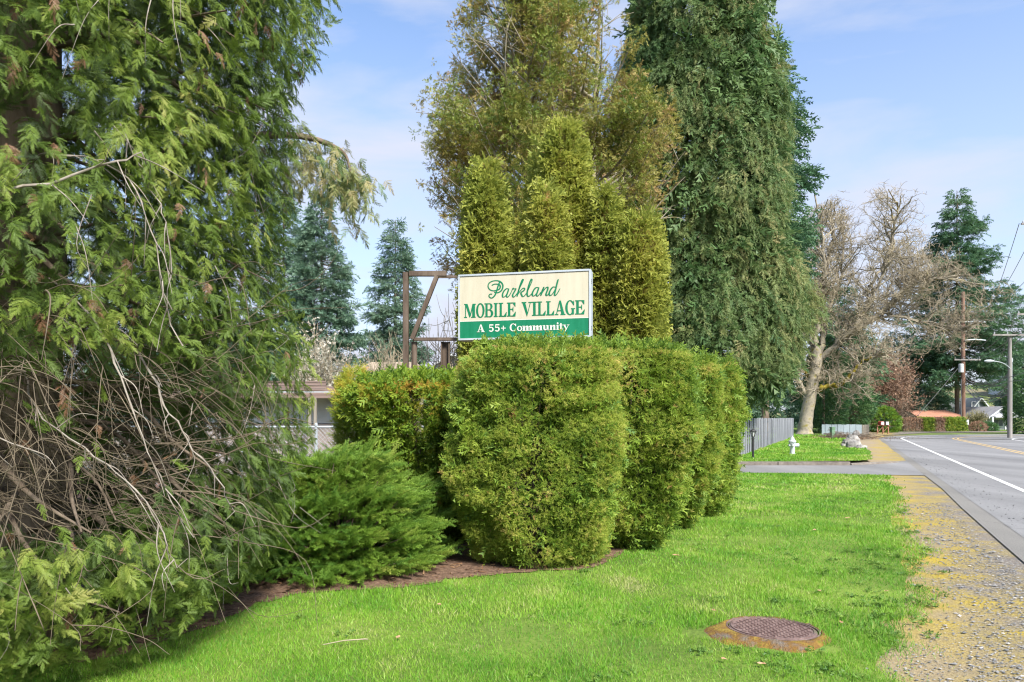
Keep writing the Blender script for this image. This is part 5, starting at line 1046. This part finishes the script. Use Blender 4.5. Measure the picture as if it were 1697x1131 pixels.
# roofs glimpsed over the golden hedge
def house(label, px0, px1, yeave, yridge, Y, depth, wall, roofm, gable=False, name='house', zb=0, win=(), porch=False):
    a = W(px0, yeave, Y); b = W(px1, yeave, Y); ze = a[2]; zr = W(0, yridge, Y)[2]; t = thing(name, label, 'house', ((a[0]+b[0])/2, Y, zb)); X0, X1 = a[0], b[0]; xm = (X0+X1)/2
    MB().box((xm, Y+depth/2, (ze+zb)/2), (X1-X0-.3, depth-.3, ze-zb)).build('wall', wall, t); e = .35; th = .12
    if not gable:
        for s in (0, 1):
            y0, y1 = (Y-e, Y+depth/2) if s == 0 else (Y+depth+e, Y+depth/2); mb = MB(); mb.v = [(X0-e,y0,ze-.05),(X1+e,y0,ze-.05),(X1+e-.8,y1,zr),(X0-e+.8,y1,zr),(X0-e,y0,ze-.05+th),(X1+e,y0,ze-.05+th),(X1+e-.8,y1,zr+th),(X0-e+.8,y1,zr+th)]
            mb.f = [(3,2,1,0),(4,5,6,7),(0,1,5,4),(1,2,6,5),(2,3,7,6),(3,0,4,7)]; mb.build('roof', roofm, t)
        for xa_, s_ in ((X0,1),(X1,-1)): mb = MB(); mb.v = [(xa_+s_*.16,Y+.2,ze),(xa_+s_*.16,Y+depth-.2,ze),(xa_+s_*.6,Y+depth/2,zr-.1)]; mb.f = [(0,1,2)]; mb.build('gable_end', wall, t)
    else:
        for s in (-1, 1):
            xe = xm+s*((X1-X0)/2+e); mb = MB(); sl_ = (zr-ze)/((X1-X0)/2); zz = ze-e*sl_; mb.v = [(xe,Y-e,zz),(xm,Y-e,zr),(xm,Y+depth,zr),(xe,Y+depth,zz)]; mb.v += [(x, y, z+th) for x, y, z in mb.v]; mb.f = [(0,1,2,3),(7,6,5,4),(0,4,5,1),(1,5,6,2),(2,6,7,3),(3,7,4,0)]; mb.build('roof', roofm, t)
            mb = MB(); mb.v = [(xe,Y-e-.06,zz-.1),(xm,Y-e-.06,zr-.1),(xm,Y-e-.06,zr+th+.02),(xe,Y-e-.06,zz+th+.02)]; mb.v += [(x, y+.05, z) for x, y, z in mb.v]; mb.f = [(0,1,2,3),(7,6,5,4),(0,4,5,1),(1,5,6,2),(2,6,7,3),(3,7,4,0)]; mb.build('barge_board', M['wallwhite'], t)
        mb = MB(); mb.v = [(X0+.15,Y+.15,ze),(X1-.15,Y+.15,ze),(xm,Y+.15,zr-.03)]; mb.v += [(x, y+.1, z) for x, y, z in mb.v]; mb.f = [(0,1,2),(5,4,3)]; mb.build('gable_end', wall, t)
        # siding laps on the gable
        for k in range(1, 6):
            zz = ze+(zr-ze)*k/6.5; hw = (X1-X0)/2*(1-k/6.5)-.2
            MB().box((xm, Y+.14, zz), (hw*2, .03, .04)).build('siding_board', wall, t)
    for (wx, wy, ww, wh) in win:
        c = W(wx, wy, Y); f = MB().box((c[0], Y+.14, c[2]), (ww, .08, wh)).build('window', M['wallwhite'], t)
        for s in (-1, 1): MB().box((c[0]+s*ww*.23, Y+.095, c[2]), (ww*.40, .03, wh-.16)).build('pane', M['glass'], f)
    if porch:
        for px in porch: c = W(px, 0, Y-1.2); MB().box((c[0], Y-1.2, (ze-.1+zb)/2), (.18,.18,ze-.1-zb)).build('porch_post', M['wallwhite'], t)
        MB().box((xm, Y-.6, ze-.12), (X1-X0+.3, 1.5, .16)).build('porch_roof', roofm, t)
    return t
house('low beige roofed house peeking over the golden hedge', 596, 690, 614, 598, 60, 6, M['walltan'], M['walltan'])
house('small pinkish house glimpsed behind the sign posts', 722, 775, 604, 588, 75, 6, M['walltan'], M['roofbrown'], True)
house('long low house with an orange tiled roof behind the clipped hedge', 1526, 1603, 694, 681, 92, 8, M['walltan'], M['roof'], win=((1540,700,1.6,1.),(1575,700,1.6,1.)))
house('cream gabled house with one window right of the brown pole', 1606, 1642, 682, 660, 102, 8, M['wallcream'], M['wallwhite'], True, win=((1623,678,2.2,2.2),))
house('white gabled house with a porch left of the grey pole', 1640, 1682, 690, 675, 90, 8, M['wallwhite'], M['roofgrey'], True, porch=(1645,1666,1676), win=((1655,701,1.4,1.),))
house('grey roofed house up on the far right hill', 1676, 1712, 612, 601, 178, 9, M['wallwhite'], M['roofgrey'], zb=7.5, win=((1683,618,2.,1.6),(1692,618,2.,1.6)))
# chimney-like vent on the orange roof
# ------------------------------------------------------------------ board fences
def fence(label, a, b, H, m, bw, zb, seed, name='board_fence', gaps=0):
    a = np.array(a); b = np.array(b); Ln = np.linalg.norm(b-a); u = (b-a)/Ln; n = int(Ln/bw); t = thing(name, label, 'fence', (a[0], a[1], zb)); r = np.random.default_rng(seed); rz = math.atan2(u[1], u[0])
    me = None
    nrm_ = np.array((u[1], -u[0])) if (u[1]*a[0]-u[0]*a[1]) < 0 else np.array((-u[1], u[0]))
    for i in range(n):
        c = a+u*(i+.5)*Ln/n+nrm_*(.035*(i % 2))
        if me is None:
            o = MB().box((a[0],a[1],zb+H/2), (bw*1.0+.012,.02,H), 0, .005).build('board', m, t); me = o.data
        else: o = link('board', me, t)
        o.location = (c[0]-a[0], c[1]-a[1], r.normal()*.012-.02); o.rotation_euler = (r.normal()*.006, r.normal()*.006, rz+r.normal()*.01)
    for hz in (.25, H*.5, H-.2):
        o = MB().box((a[0],a[1],zb), (Ln,.04,.09)).build('rail', m, t); c = (a+b)/2-nrm_*.03; o.location = (c[0]-a[0], c[1]-a[1], hz); o.rotation_euler[2] = rz
    return t
fence('tall grey board fence running back from the black lamp post to the maple', (7.6,24.4), (21.2,52.4), 1.52, M['fence'], .33, FZ-.05, 1)
fence('low blue-grey board fence behind the green utility box', tuple(W(1362,0,60)[:2]), tuple(W(1428,0,61)[:2]), .95, M['fence2'], .30, FZ-.05, 2)
fence('short weathered tan board fence at the right end of the blue-grey one', tuple(W(1429,0,61)[:2]), tuple(W(1440,0,66)[:2]), .90, M['fencetan'], .28, FZ-.05, 3)

# ------------------------------------------------------------------ hydrant, lamp, rocks, box, mailboxes
def hydrant():
    g = G(1313, 757); x, y = g; x *= 1; t = thing('fire_hydrant', 'silver fire hydrant on the lawn by the grey board fence', 'fire hydrant', (x, y, FZ)); z = FZ
    MB().lathe((x,y,z), [(.13,0),(.13,.03),(.095,.035),(.095,.42),(.12,.43),(.12,.47)], 18).build('barrel', M['silver'], t)
    MB().lathe((x,y,z+.0), [(.13,.472),(.15,.50),(.15,.53),(.115,.56),(.075,.64),(.035,.70),(.03,.74),(.0,.75)], 18).build('bonnet', M['silver'], t)
    for k in range(8): an = k*math.pi/4; MB().lathe((x+.135*math.cos(an), y+.135*math.sin(an), z+.43), [(.012,0),(.012,.055)], 6).build('flange_bolt', M['silver'], t)
    MB().lathe((x+.08,y,z+.36), [(.075,0),(.075,.10),(.085,.10),(.085,.17),(.03,.175),(.03,.205)], 14, 'x').build('pumper_nozzle', M['silver'], t)
    MB().lathe((x-.02,y-.19,z+.36), [(.03,0),(.03,.02),(.055,.02),(.055,.08),(.045,.08),(.045,.12)], 12, 'y').build('hose_nozzle', M['silver'], t)
    MB().lathe((x-.15,y,z+.36), [(.05,0),(.055,.06)], 12, 'x').build('hose_nozzle', M['silver'], t)
hydrant()
def lamp():
    g = G(1248, 764); x, y = g; t = thing('yard_lamp', 'black yard lamp post with a glass lantern beside the hedge end', 'lamp post', (x, y, FZ)); z = FZ
    MB().lathe((x,y,z), [(.05,0),(.05,.02),(.042,.04),(.042,.70),(.055,.71),(.055,.73),(.03,.76)], 12).build('post', M['black'], t)
    f = MB().lathe((x,y,z), [(.03,.76),(.05,.78),(.055,.785),(.055,.80)], 8).build('lantern_base', M['black'], t)
    MB().lathe((x,y,z), [(.055,.80),(.092,.97)], 6).build('lantern_glass', M['lampglass'], t)
    for k in range(6): an = k*math.pi/3; MB().tube([(x+.060*math.cos(an), y+.060*math.sin(an), z+.80),(x+.098*math.cos(an), y+.098*math.sin(an), z+.975)], .010, 4).build('lantern_bar', M['black'], t)
    MB().lathe((x,y,z), [(.125,.975),(.13,.99),(.085,1.04),(.03,1.06),(.014,1.07),(.014,1.09),(.004,1.13)], 6).build('lantern_cap', M['black'], t)
lamp()
def rock(px, py, w_, h_, seed, lab, m=None):
    g = G(px, py); r = np.random.default_rng(seed); import bmesh
    bm = bmesh.new(); bmesh.ops.create_icosphere(bm, subdivisions=3, radius=1); nn = Noise(1.6, seed); n2 = Noise(5, seed+1)
    for v in bm.verts:
        p = np.array(v.co)[None]; f = 1+.25*nn(p)[0]+.09*n2(p)[0]; c = v.co*f; c = Vector((round(c.x*2.6)/2.6*.45+c.x*.55, round(c.y*2.6)/2.6*.45+c.y*.55, round(c.z*2.6)/2.6*.45+c.z*.55)); v.co = (c.x*w_, c.y*w_*.7, max(c.z, -.3)*h_)
    me = bpy.data.meshes.new('rock'); bm.to_mesh(me); bm.free(); me.materials.append(m or M['rock']); o = link('rock', me); o.location = (g[0], g[1], FZ+h_*.22); tag(o, lab, 'rock', 'grey rocks at the lawn corner'); return o
rock(1414, 746, .42, .34, 1, 'broad pale grey rock at the front of the rock pile')
rock(1404, 741, .26, .34, 2, 'upright grey rock on the left of the rock pile')
rock(1425, 747, .30, .16, 3, 'flat grey rock on the right of the rock pile')
rock(1413, 733, .40, .36, 4, 'speckled grey rock behind the front one')
rock(1419, 729, .30, .44, 5, 'tallest dark-topped rock at the back of the pile')
rock(1398, 744, .16, .16, 6, 'smallest rock at the left foot of the pile')
def brush():
    r = np.random.default_rng(61); t = thing('brush_pile', 'heap of brown cut brush behind the rocks', 'brush pile', (*G(1402,729), FZ)); c = G(1402, 729); P = []
    for k in range(420): x = c[0]+r.normal()*.85; y = c[1]+r.normal()*.6; z = FZ+abs(r.normal())*.16; d = nrm(np.array([[r.normal(), r.normal()*.5, r.normal()*.12]]))[0]*r.uniform(.15,.5); p = np.array((x,y,z)); P.append(np.array([p-d, p+r.normal(size=3)*.03, p+d]))
    limbs_mesh(P, .02, .01, 3, M['bark'], 'cut_branch', t, 'stuff')
    n = 900; Q = np.stack([c[0]+r.normal(size=n)*1.9, c[1]+r.normal(size=n)*1.6, FZ+.02+np.abs(r.normal(size=n))*.05], 1); scatter('leaf_litter', frC, Q, r.normal(size=(n,3))*np.array((1,1,.2)), np.array((0,0,1.))+r.normal(size=(n,3))*.3, np.full(n, .10), r.uniform(0,1,n), M['dead'], t)
brush()
def util_box():
    g = G(1379.5, 729); t = thing('utility_box', 'green utility pedestal box in front of the blue-grey fence', 'utility box', (g[0], g[1], FZ)); x, y = g
    MB().box((x,y,FZ+.04), (.36,.36,.08), .3, .02).build('base', M['concrete'], t); MB().box((x,y,FZ+.42), (.30,.26,.68), .3, .02).build('cabinet', M['boxgreen'], t); MB().box((x,y,FZ+.785), (.34,.30,.05), .3, .03).build('lid', M['boxgreen'], t)
util_box()
def mailboxes():
    Y = 67.; t = thing('mailbox_stand', 'rough reddish wooden stand carrying the roadside mailboxes', 'mailbox stand', (*W(1464,0,Y)[:2], 0)); z = lambda py: W(0,py,Y)[2]; X = lambda px: W(px,0,Y)[0]
    MB().box(((X(1453)+X(1474))/2, Y, .82), (X(1474)-X(1453), .3, .06)).build('shelf', M['wood'], t)
    for px in (1454, 1463, 1472): MB().box((X(px), Y, .40), (.09,.09,.79), .1).build('leg', M['wood'], t)
    for px0, px1 in ((1454,1463),(1463,1472)): MB().tube([(X(px0),Y-.06,.15),(X(px1),Y-.06,.75)], .03, 4).build('brace', M['wood'], t)
    for px, m, lab in ((1460,'red','red arched mailbox on the left of the wooden stand'),(1468,'black','black arched mailbox on the right of the wooden stand')):
        b = thing('mailbox', lab, 'mailbox', (X(px), Y, .85)); mb = MB(); x = X(px); k = 10; wd = .17; pr = [(-wd,0),(wd,0)]+[(wd*math.cos(a), .20+wd*math.sin(a)) for a in np.linspace(0, math.pi, k)]
        for yy in (Y-.28, Y+.28):
            for a_, c_ in pr: mb.v.append((x+a_, yy, .855+c_))
        n = len(pr); mb.f.append(tuple(range(n))); mb.f.append(tuple(range(2*n-1, n-1, -1)))
        for i in range(n): j = (i+1) % n; mb.f.append((i, n+i, n+j, j))
        mb.build('body', M[m], b); mb2 = MB().box((x, Y-.29, 1.03), (.28,.02,.30), 0, 0); mb2.build('door', M['greymetal'] if m == 'red' else M['wallwhite'], b); MB().box((x+wd+.015, Y-.1, 1.12), (.02,.04,.2)).build('flag', M['red'], b)
mailboxes()
# manhole
def manhole():
    c = G(1280, 1046); x, y = c; t = thing('manhole_cover', 'rusty brown cast iron manhole cover sunk in a mossy concrete collar', 'manhole cover', (x, y, 0)); z0 = .028
    import bmesh
    # collar: an irregular mossy ring
    r = np.random.default_rng(4); mb = MB(); seg = 40; prof = [(.335,.0),(.335,.030),(.352,.036),(.38,.026),(.42,.004),(.47,-.05)]
    for i in range(seg):
        a = 2*math.pi*i/seg; dg = math.degrees(a); ir = .30+1.9*math.exp(-((dg-195)/42)**2)+1.1*math.exp(-((dg-275)/30)**2)+.5*math.exp(-((dg-330)/22)**2)+.10*math.sin(7*a)+r.normal()*.06; sk = 0
        for k, (rr, h) in enumerate(prof): q = rr if k < 2 else .335+(rr-.335)*max(.15, ir); mb.v.append((x+q*math.cos(a), y+q*math.sin(a), h+(r.normal()*.004 if k > 1 else 0)))
    n = len(prof)
    for i in range(seg):
        j = (i+1) % seg
        for k in range(n-1): mb.f.append((i*n+k, i*n+k+1, j*n+k+1, j*n+k))
    mb.build('concrete_collar', M['mossground'], t, smooth=True)
    mb = MB().lathe((x,y,0), [(.332,.0),(.332,z0+.004),(.322,z0+.004),(.322,z0-.006)], 44, caps=False); mb.build('frame_ring', M['iron'], t)
    MB().lathe((x,y,0), [(.312,.004),(.312,z0-.002),(.305,z0)], 44).build('lid', M['iron'], t)
    tr = MB()
    for i in range(-9, 10):
        for j in range(-9, 10):
            px_, py_ = i*.034, j*.034
            if px_**2+py_**2 > .272**2: continue
            tr.box((x+px_, y+py_, z0+.004), (.026,.009,.008), R(45) if (i+j) % 2 else R(-45))
    tr.build('raised_tread', M['iron'], t, 'stuff')
    MB().lathe((x,y,0), [(.300,z0+.0005),(.300,z0+.006),(.288,z0+.006),(.288,z0+.0005)], 44, caps=False).build('rim', M['iron'], t)
manhole()
bpy.data.objects['manhole_cover'].rotation_euler = (R(-2.2), R(.8), 0); bpy.data.objects['manhole_cover'].location.z = -.008
# chips of broken concrete and dry leaves round the cover and on the lawn
r = np.random.default_rng(12)
def dry_leaf(x, y, s, a, z=.03):
    mb = MB(); pts = [(-1,0,.1),(-.4,.45,.25),(.3,.5,.1),(.6,.2,.3),(1,0,0),(.5,-.35,.2),(-.2,-.5,.05)]; ca, sa = math.cos(a), math.sin(a)
    mb.v = [(x, y, z)]+[(x+s*(p[0]*ca-p[1]*sa), y+s*(p[0]*sa+p[1]*ca), z+s*p[2]) for p in pts]; mb.f = [(0, i, i % 7+1) for i in range(1, 8)]; return mb.build('fallen_leaf', M['leaf'])
spots = [(1183,1018,'beside the left rim of the manhole collar'),(1262,1108,'on the lawn in front of the manhole'),(660,1063,'on the near lawn beside the fallen twig'),(1394,1038,'between the manhole and the gravel'),(1200,1100,'on the lawn left of the manhole front'),(1358,985,'on the lawn behind the manhole'),(1090,880,'on the grass beside the second clipped shrub'),(1350,882,'in the worn patch midway along the lawn'),(1120,925,'on the grass near the foot of the hedge'),(728,1008,'at the lawn edge in front of the mulch'),(1405,862,'on the lawn near the mossy gravel'),(1470,985,'at the edge of the gravel')]
for i, (px, py, where) in enumerate(spots):
    g = G(px, py); tag(dry_leaf(g[0], g[1], .03 if py > 950 else .045, r.uniform(0, 6.28)), 'curled dry brown leaf '+where, 'leaf', 'fallen leaves on the lawn')
def weeds():
    n = 1500; X = rng.uniform(-2, 7, n); Y = rng.uniform(3.8, 14, n)**1.0; P3 = np.stack([X, Y, 0*X], 1); ex = np.interp(Y, edge_grass[:,1], edge_grass[:,0])
    k = ~inpoly(X, Y, BED) & (X < ex+.35) & (rng.random(n) < np.clip(.15+.5*Noise(2.3, 88)(P3)+.5*np.exp(-((X-ex)/.8)**2)+.6*np.exp(-(((X-mh[0])**2+(Y-mh[1])**2)/.9)), 0, 1)) & (((X-mh[0])/.46)**2+((Y-mh[1])/.42)**2 > 1); X, Y = X[k], Y[k]; n = len(X)
    t = thing('lawn_weeds', 'dark green clover and moss clumps dotted over the lawn by the manhole', 'weeds', (2, 6, 0)); P = np.repeat(np.stack([X, Y, 0*X+.012], 1), 9, 0); m = len(P); P += rng.normal(size=(m,3))*np.array((.035,.03,.006)); an = rng.uniform(0, 6.28, m)
    scatter('clover', [frond(3, .6, .3, .8, 301+q, .2, flat=.3) for q in range(3)], P, np.stack([np.cos(an), np.sin(an), rng.uniform(.2,.7,m)], 1), np.array((0,0,1.))+rng.normal(size=(m,3))*.3, .045*rng.uniform(.6,1.3,m), np.clip(rng.normal(.45,.2,m), 0, 1), M['weed'], t)
weeds()
# mulch litter
def litter():
    n = 5200; X = rng.uniform(-4, 4, n); Y = rng.uniform(4.3, 12, n); k = inpoly(X, Y, BED); X, Y = X[k], Y[k]; n = len(X); P = np.stack([X, Y, .012+np.abs(rng.normal(size=n))*.008], 1)
    V, T, A = place([(np.array([(0,-.12,0),(1,-.06,0),(1,.1,.05),(0,.14,.02)]), np.array([(0,1,2),(0,2,3)]), np.zeros(4))], P, rng.normal(size=(n,3))*np.array((1,1,.12)), np.array((0,0,1.))+rng.normal(size=(n,3))*.3, .045*rng.uniform(.5,1.6,n), rng.uniform(0,1,n))
    tag(npmesh('mulch_litter', V, T, M['dead'], tint=A, kind='stuff'), 'brown needle and bark litter under the shrubs', 'mulch')
litter()

# ------------------------------------------------------------------ utility poles and cables
def pole(label, px, Y, ztop, r0, m, arms=(), name='utility_pole'):
    x = W(px, 0, Y)[0]; t = thing(name, label, 'utility pole', (x, Y, 0)); MB().lathe((x,Y,0), [(r0,0),(r0*.98,1),(r0*.72,ztop)], 12).build('post', m, t)
    for (z, x0, x1, dz) in arms:
        mb = MB(); c = ((x0+x1)/2, Y-r0-.06, z); mb.box(c, (x1-x0, .10, .12)); mb.build('crossarm', M['polegrey'], t)
        for q in np.linspace(x0+.12, x1-.12, 4): MB().lathe((q, Y-r0-.06, z+.06), [(.03,0),(.055,.05),(.03,.10),(.045,.14),(.02,.18)], 8).build('insulator', M['insul'], t)
    return t, x
Yb = 80.; zb_ = lambda py: W(0,py,Yb)[2]; Xb = lambda px: W(px,0,Yb)[0]
tb, xb = pole('tall brown wooden utility pole standing at the end of the clipped hedge', 1596, Yb, zb_(484), .25, M['pole'], [(zb_(597), Xb(1579), Xb(1622), 0)])
MB().lathe((xb-.42,Yb-.3,zb_(618)), [(.24,0),(.26,.05),(.26,.95),(.2,1.0)], 12).build('transformer', M['greymetal'], tb)
MB().box((xb+.28,Yb-.3,zb_(700)), (.3,.2,.6), 0, .02).build('meter_box', M['greymetal'], tb)
MB().tube([(xb-.28,Yb-.1,.0),(xb-.28,Yb-.1,6.0)], .05, 6).build('conduit', M['wire'], tb)
for pyy in (535, 565): MB().tube([(xb,Yb-.3,zb_(pyy)),(xb+1.2,Yb-.3,zb_(pyy)+.12),(xb+2.4,Yb-.3,zb_(pyy))], .07, 6).build('bracket', M['polemetal'], tb)
Yg = 54.; zg = lambda py: W(0,py,Yg)[2]; Xg = lambda px: W(px,0,Yg)[0]
tg, xg = pole('grey wooden utility pole with a street light arm on the grass island', 1673.5, Yg, zg(558), .17, M['polegrey'], [(zg(556), Xg(1642), Xg(1712), 0)])
arm = catmull([(xg,Yg-.1,zg(612)),(xg-.5,Yg-.15,zg(604)),(xg-1.1,Yg-.2,zg(600)),(xg-1.4,Yg-.2,zg(599.5))], 5); v, q = tubes(arm[None], np.full((1,len(arm)), .035), 8); npmesh('light_arm', v, q, M['polemetal'], tg, smooth=True)
MB().lathe((xg-1.75,Yg-.2,zg(599)), [(.04,-.38),(.11,-.2),(.12,.1),(.06,.38)], 10, 'x').build('lamp_head', M['polemetal'], tg)
x2 = Xg(1680.5); t2 = thing('metal_pole', 'slim pale metal pole right beside the grey wooden pole', 'pole', (x2, Yg+.3, 0)); MB().lathe((x2,Yg+.3,0), [(.075,0),(.07,zg(600))], 10).build('post', M['polemetal'], t2); MB().lathe((x2,Yg+.3,zg(600)), [(.1,0),(.1,.3),(.04,.36)], 10).build('cap', M['polemetal'], t2)
Yn = 50.; xn = W(1727,0,Yn)[0]; zn = lambda py: W(0,py,Yn)[2]
tn, _ = pole('tall pole beyond the picture edge whose crossarm tips reach into view', 1727, Yn, zn(355), .20, M['polegrey'], [(zn(373), W(1688,0,Yn)[0], W(1766,0,Yn)[0], 0), (zn(522), W(1681,0,Yn)[0], W(1773,0,Yn)[0], 0)])
def cable(a, b, sag, lab, rad=.020):
    a, b = np.array(a, float), np.array(b, float); t = np.linspace(0, 1, 18)[:,None]; c = a+(b-a)*t; c[:,2] -= sag*4*(t*(1-t))[:,0]; v, q = tubes(c[None], np.full((1,18), rad), 5)
    o = npmesh('overhead_cable', v, q, M['wire'], smooth=True); tag(o, lab, 'cable', 'overhead cables between the utility poles')
names = ['highest','upper','straight','slack','lower slack','lowest slack','deepest sagging','middle','second lowest','short lower']
for i, (ya, yb2, sg) in enumerate([(618,640,.45),(622,625,.8),(628,632,.7),(632,618,1.0),(636,645,1.2),(640,636,1.5),(643,650,1.2),(646,640,.9),(638,655,.6),(634,622,.5)]):
    cable((xb+.2, Yb-.2, zb_(ya)), (xg, Yg+.1, zg(yb2)), sg, f'{names[i]} dark communication cable between the brown pole and the grey pole', .030)
for i, q in enumerate((Xb(1580), Xb(1590), Xb(1604), Xb(1620))):
    cable((q, Yb-.3, zb_(595)), (Xg(1645+i*18), Yg-.2, zg(553)), .5, ['leftmost','second','third','rightmost'][i]+' power cable from the brown pole crossarm to the grey pole crossarm', .026)
cable(W(1689,371,Yn), W(1650,488,78), .2, 'steep thin cable dropping from the highest crossarm tip', .024)
cable(W(1720,371,Yn), W(1640,510,90), .6, 'thin cable slanting down behind the steep one', .024)
cable(W(1682,520,Yn), W(1655,600,76), .3, 'thin cable dropping from the lower crossarm tip', .024)
cable(W(1740,420,Yn), W(1660,500,80), .3, 'upper slanting cable at the picture edge', .024)
cable(W(1760,500,Yn), (Xg(1676), Yg, zg(560)), .3, 'cable slanting down to the top of the grey pole', .024)
cable(W(1630,490,110), W(1760,510,Yn), .4, 'nearly level faint cable over the far fir', .024)
cable((xb, Yb, zb_(600)), W(1520,690,78), .1, 'guy cable slanting left from the brown pole to the verge', .024)
cable((xg, Yg, zg(625)), W(1760,575,40), .3, 'cable rising right from the grey pole out of view', .02)
cable((xg, Yg, zg(632)), W(1760,600,40), .3, 'lower cable rising right from the grey pole out of view', .02)
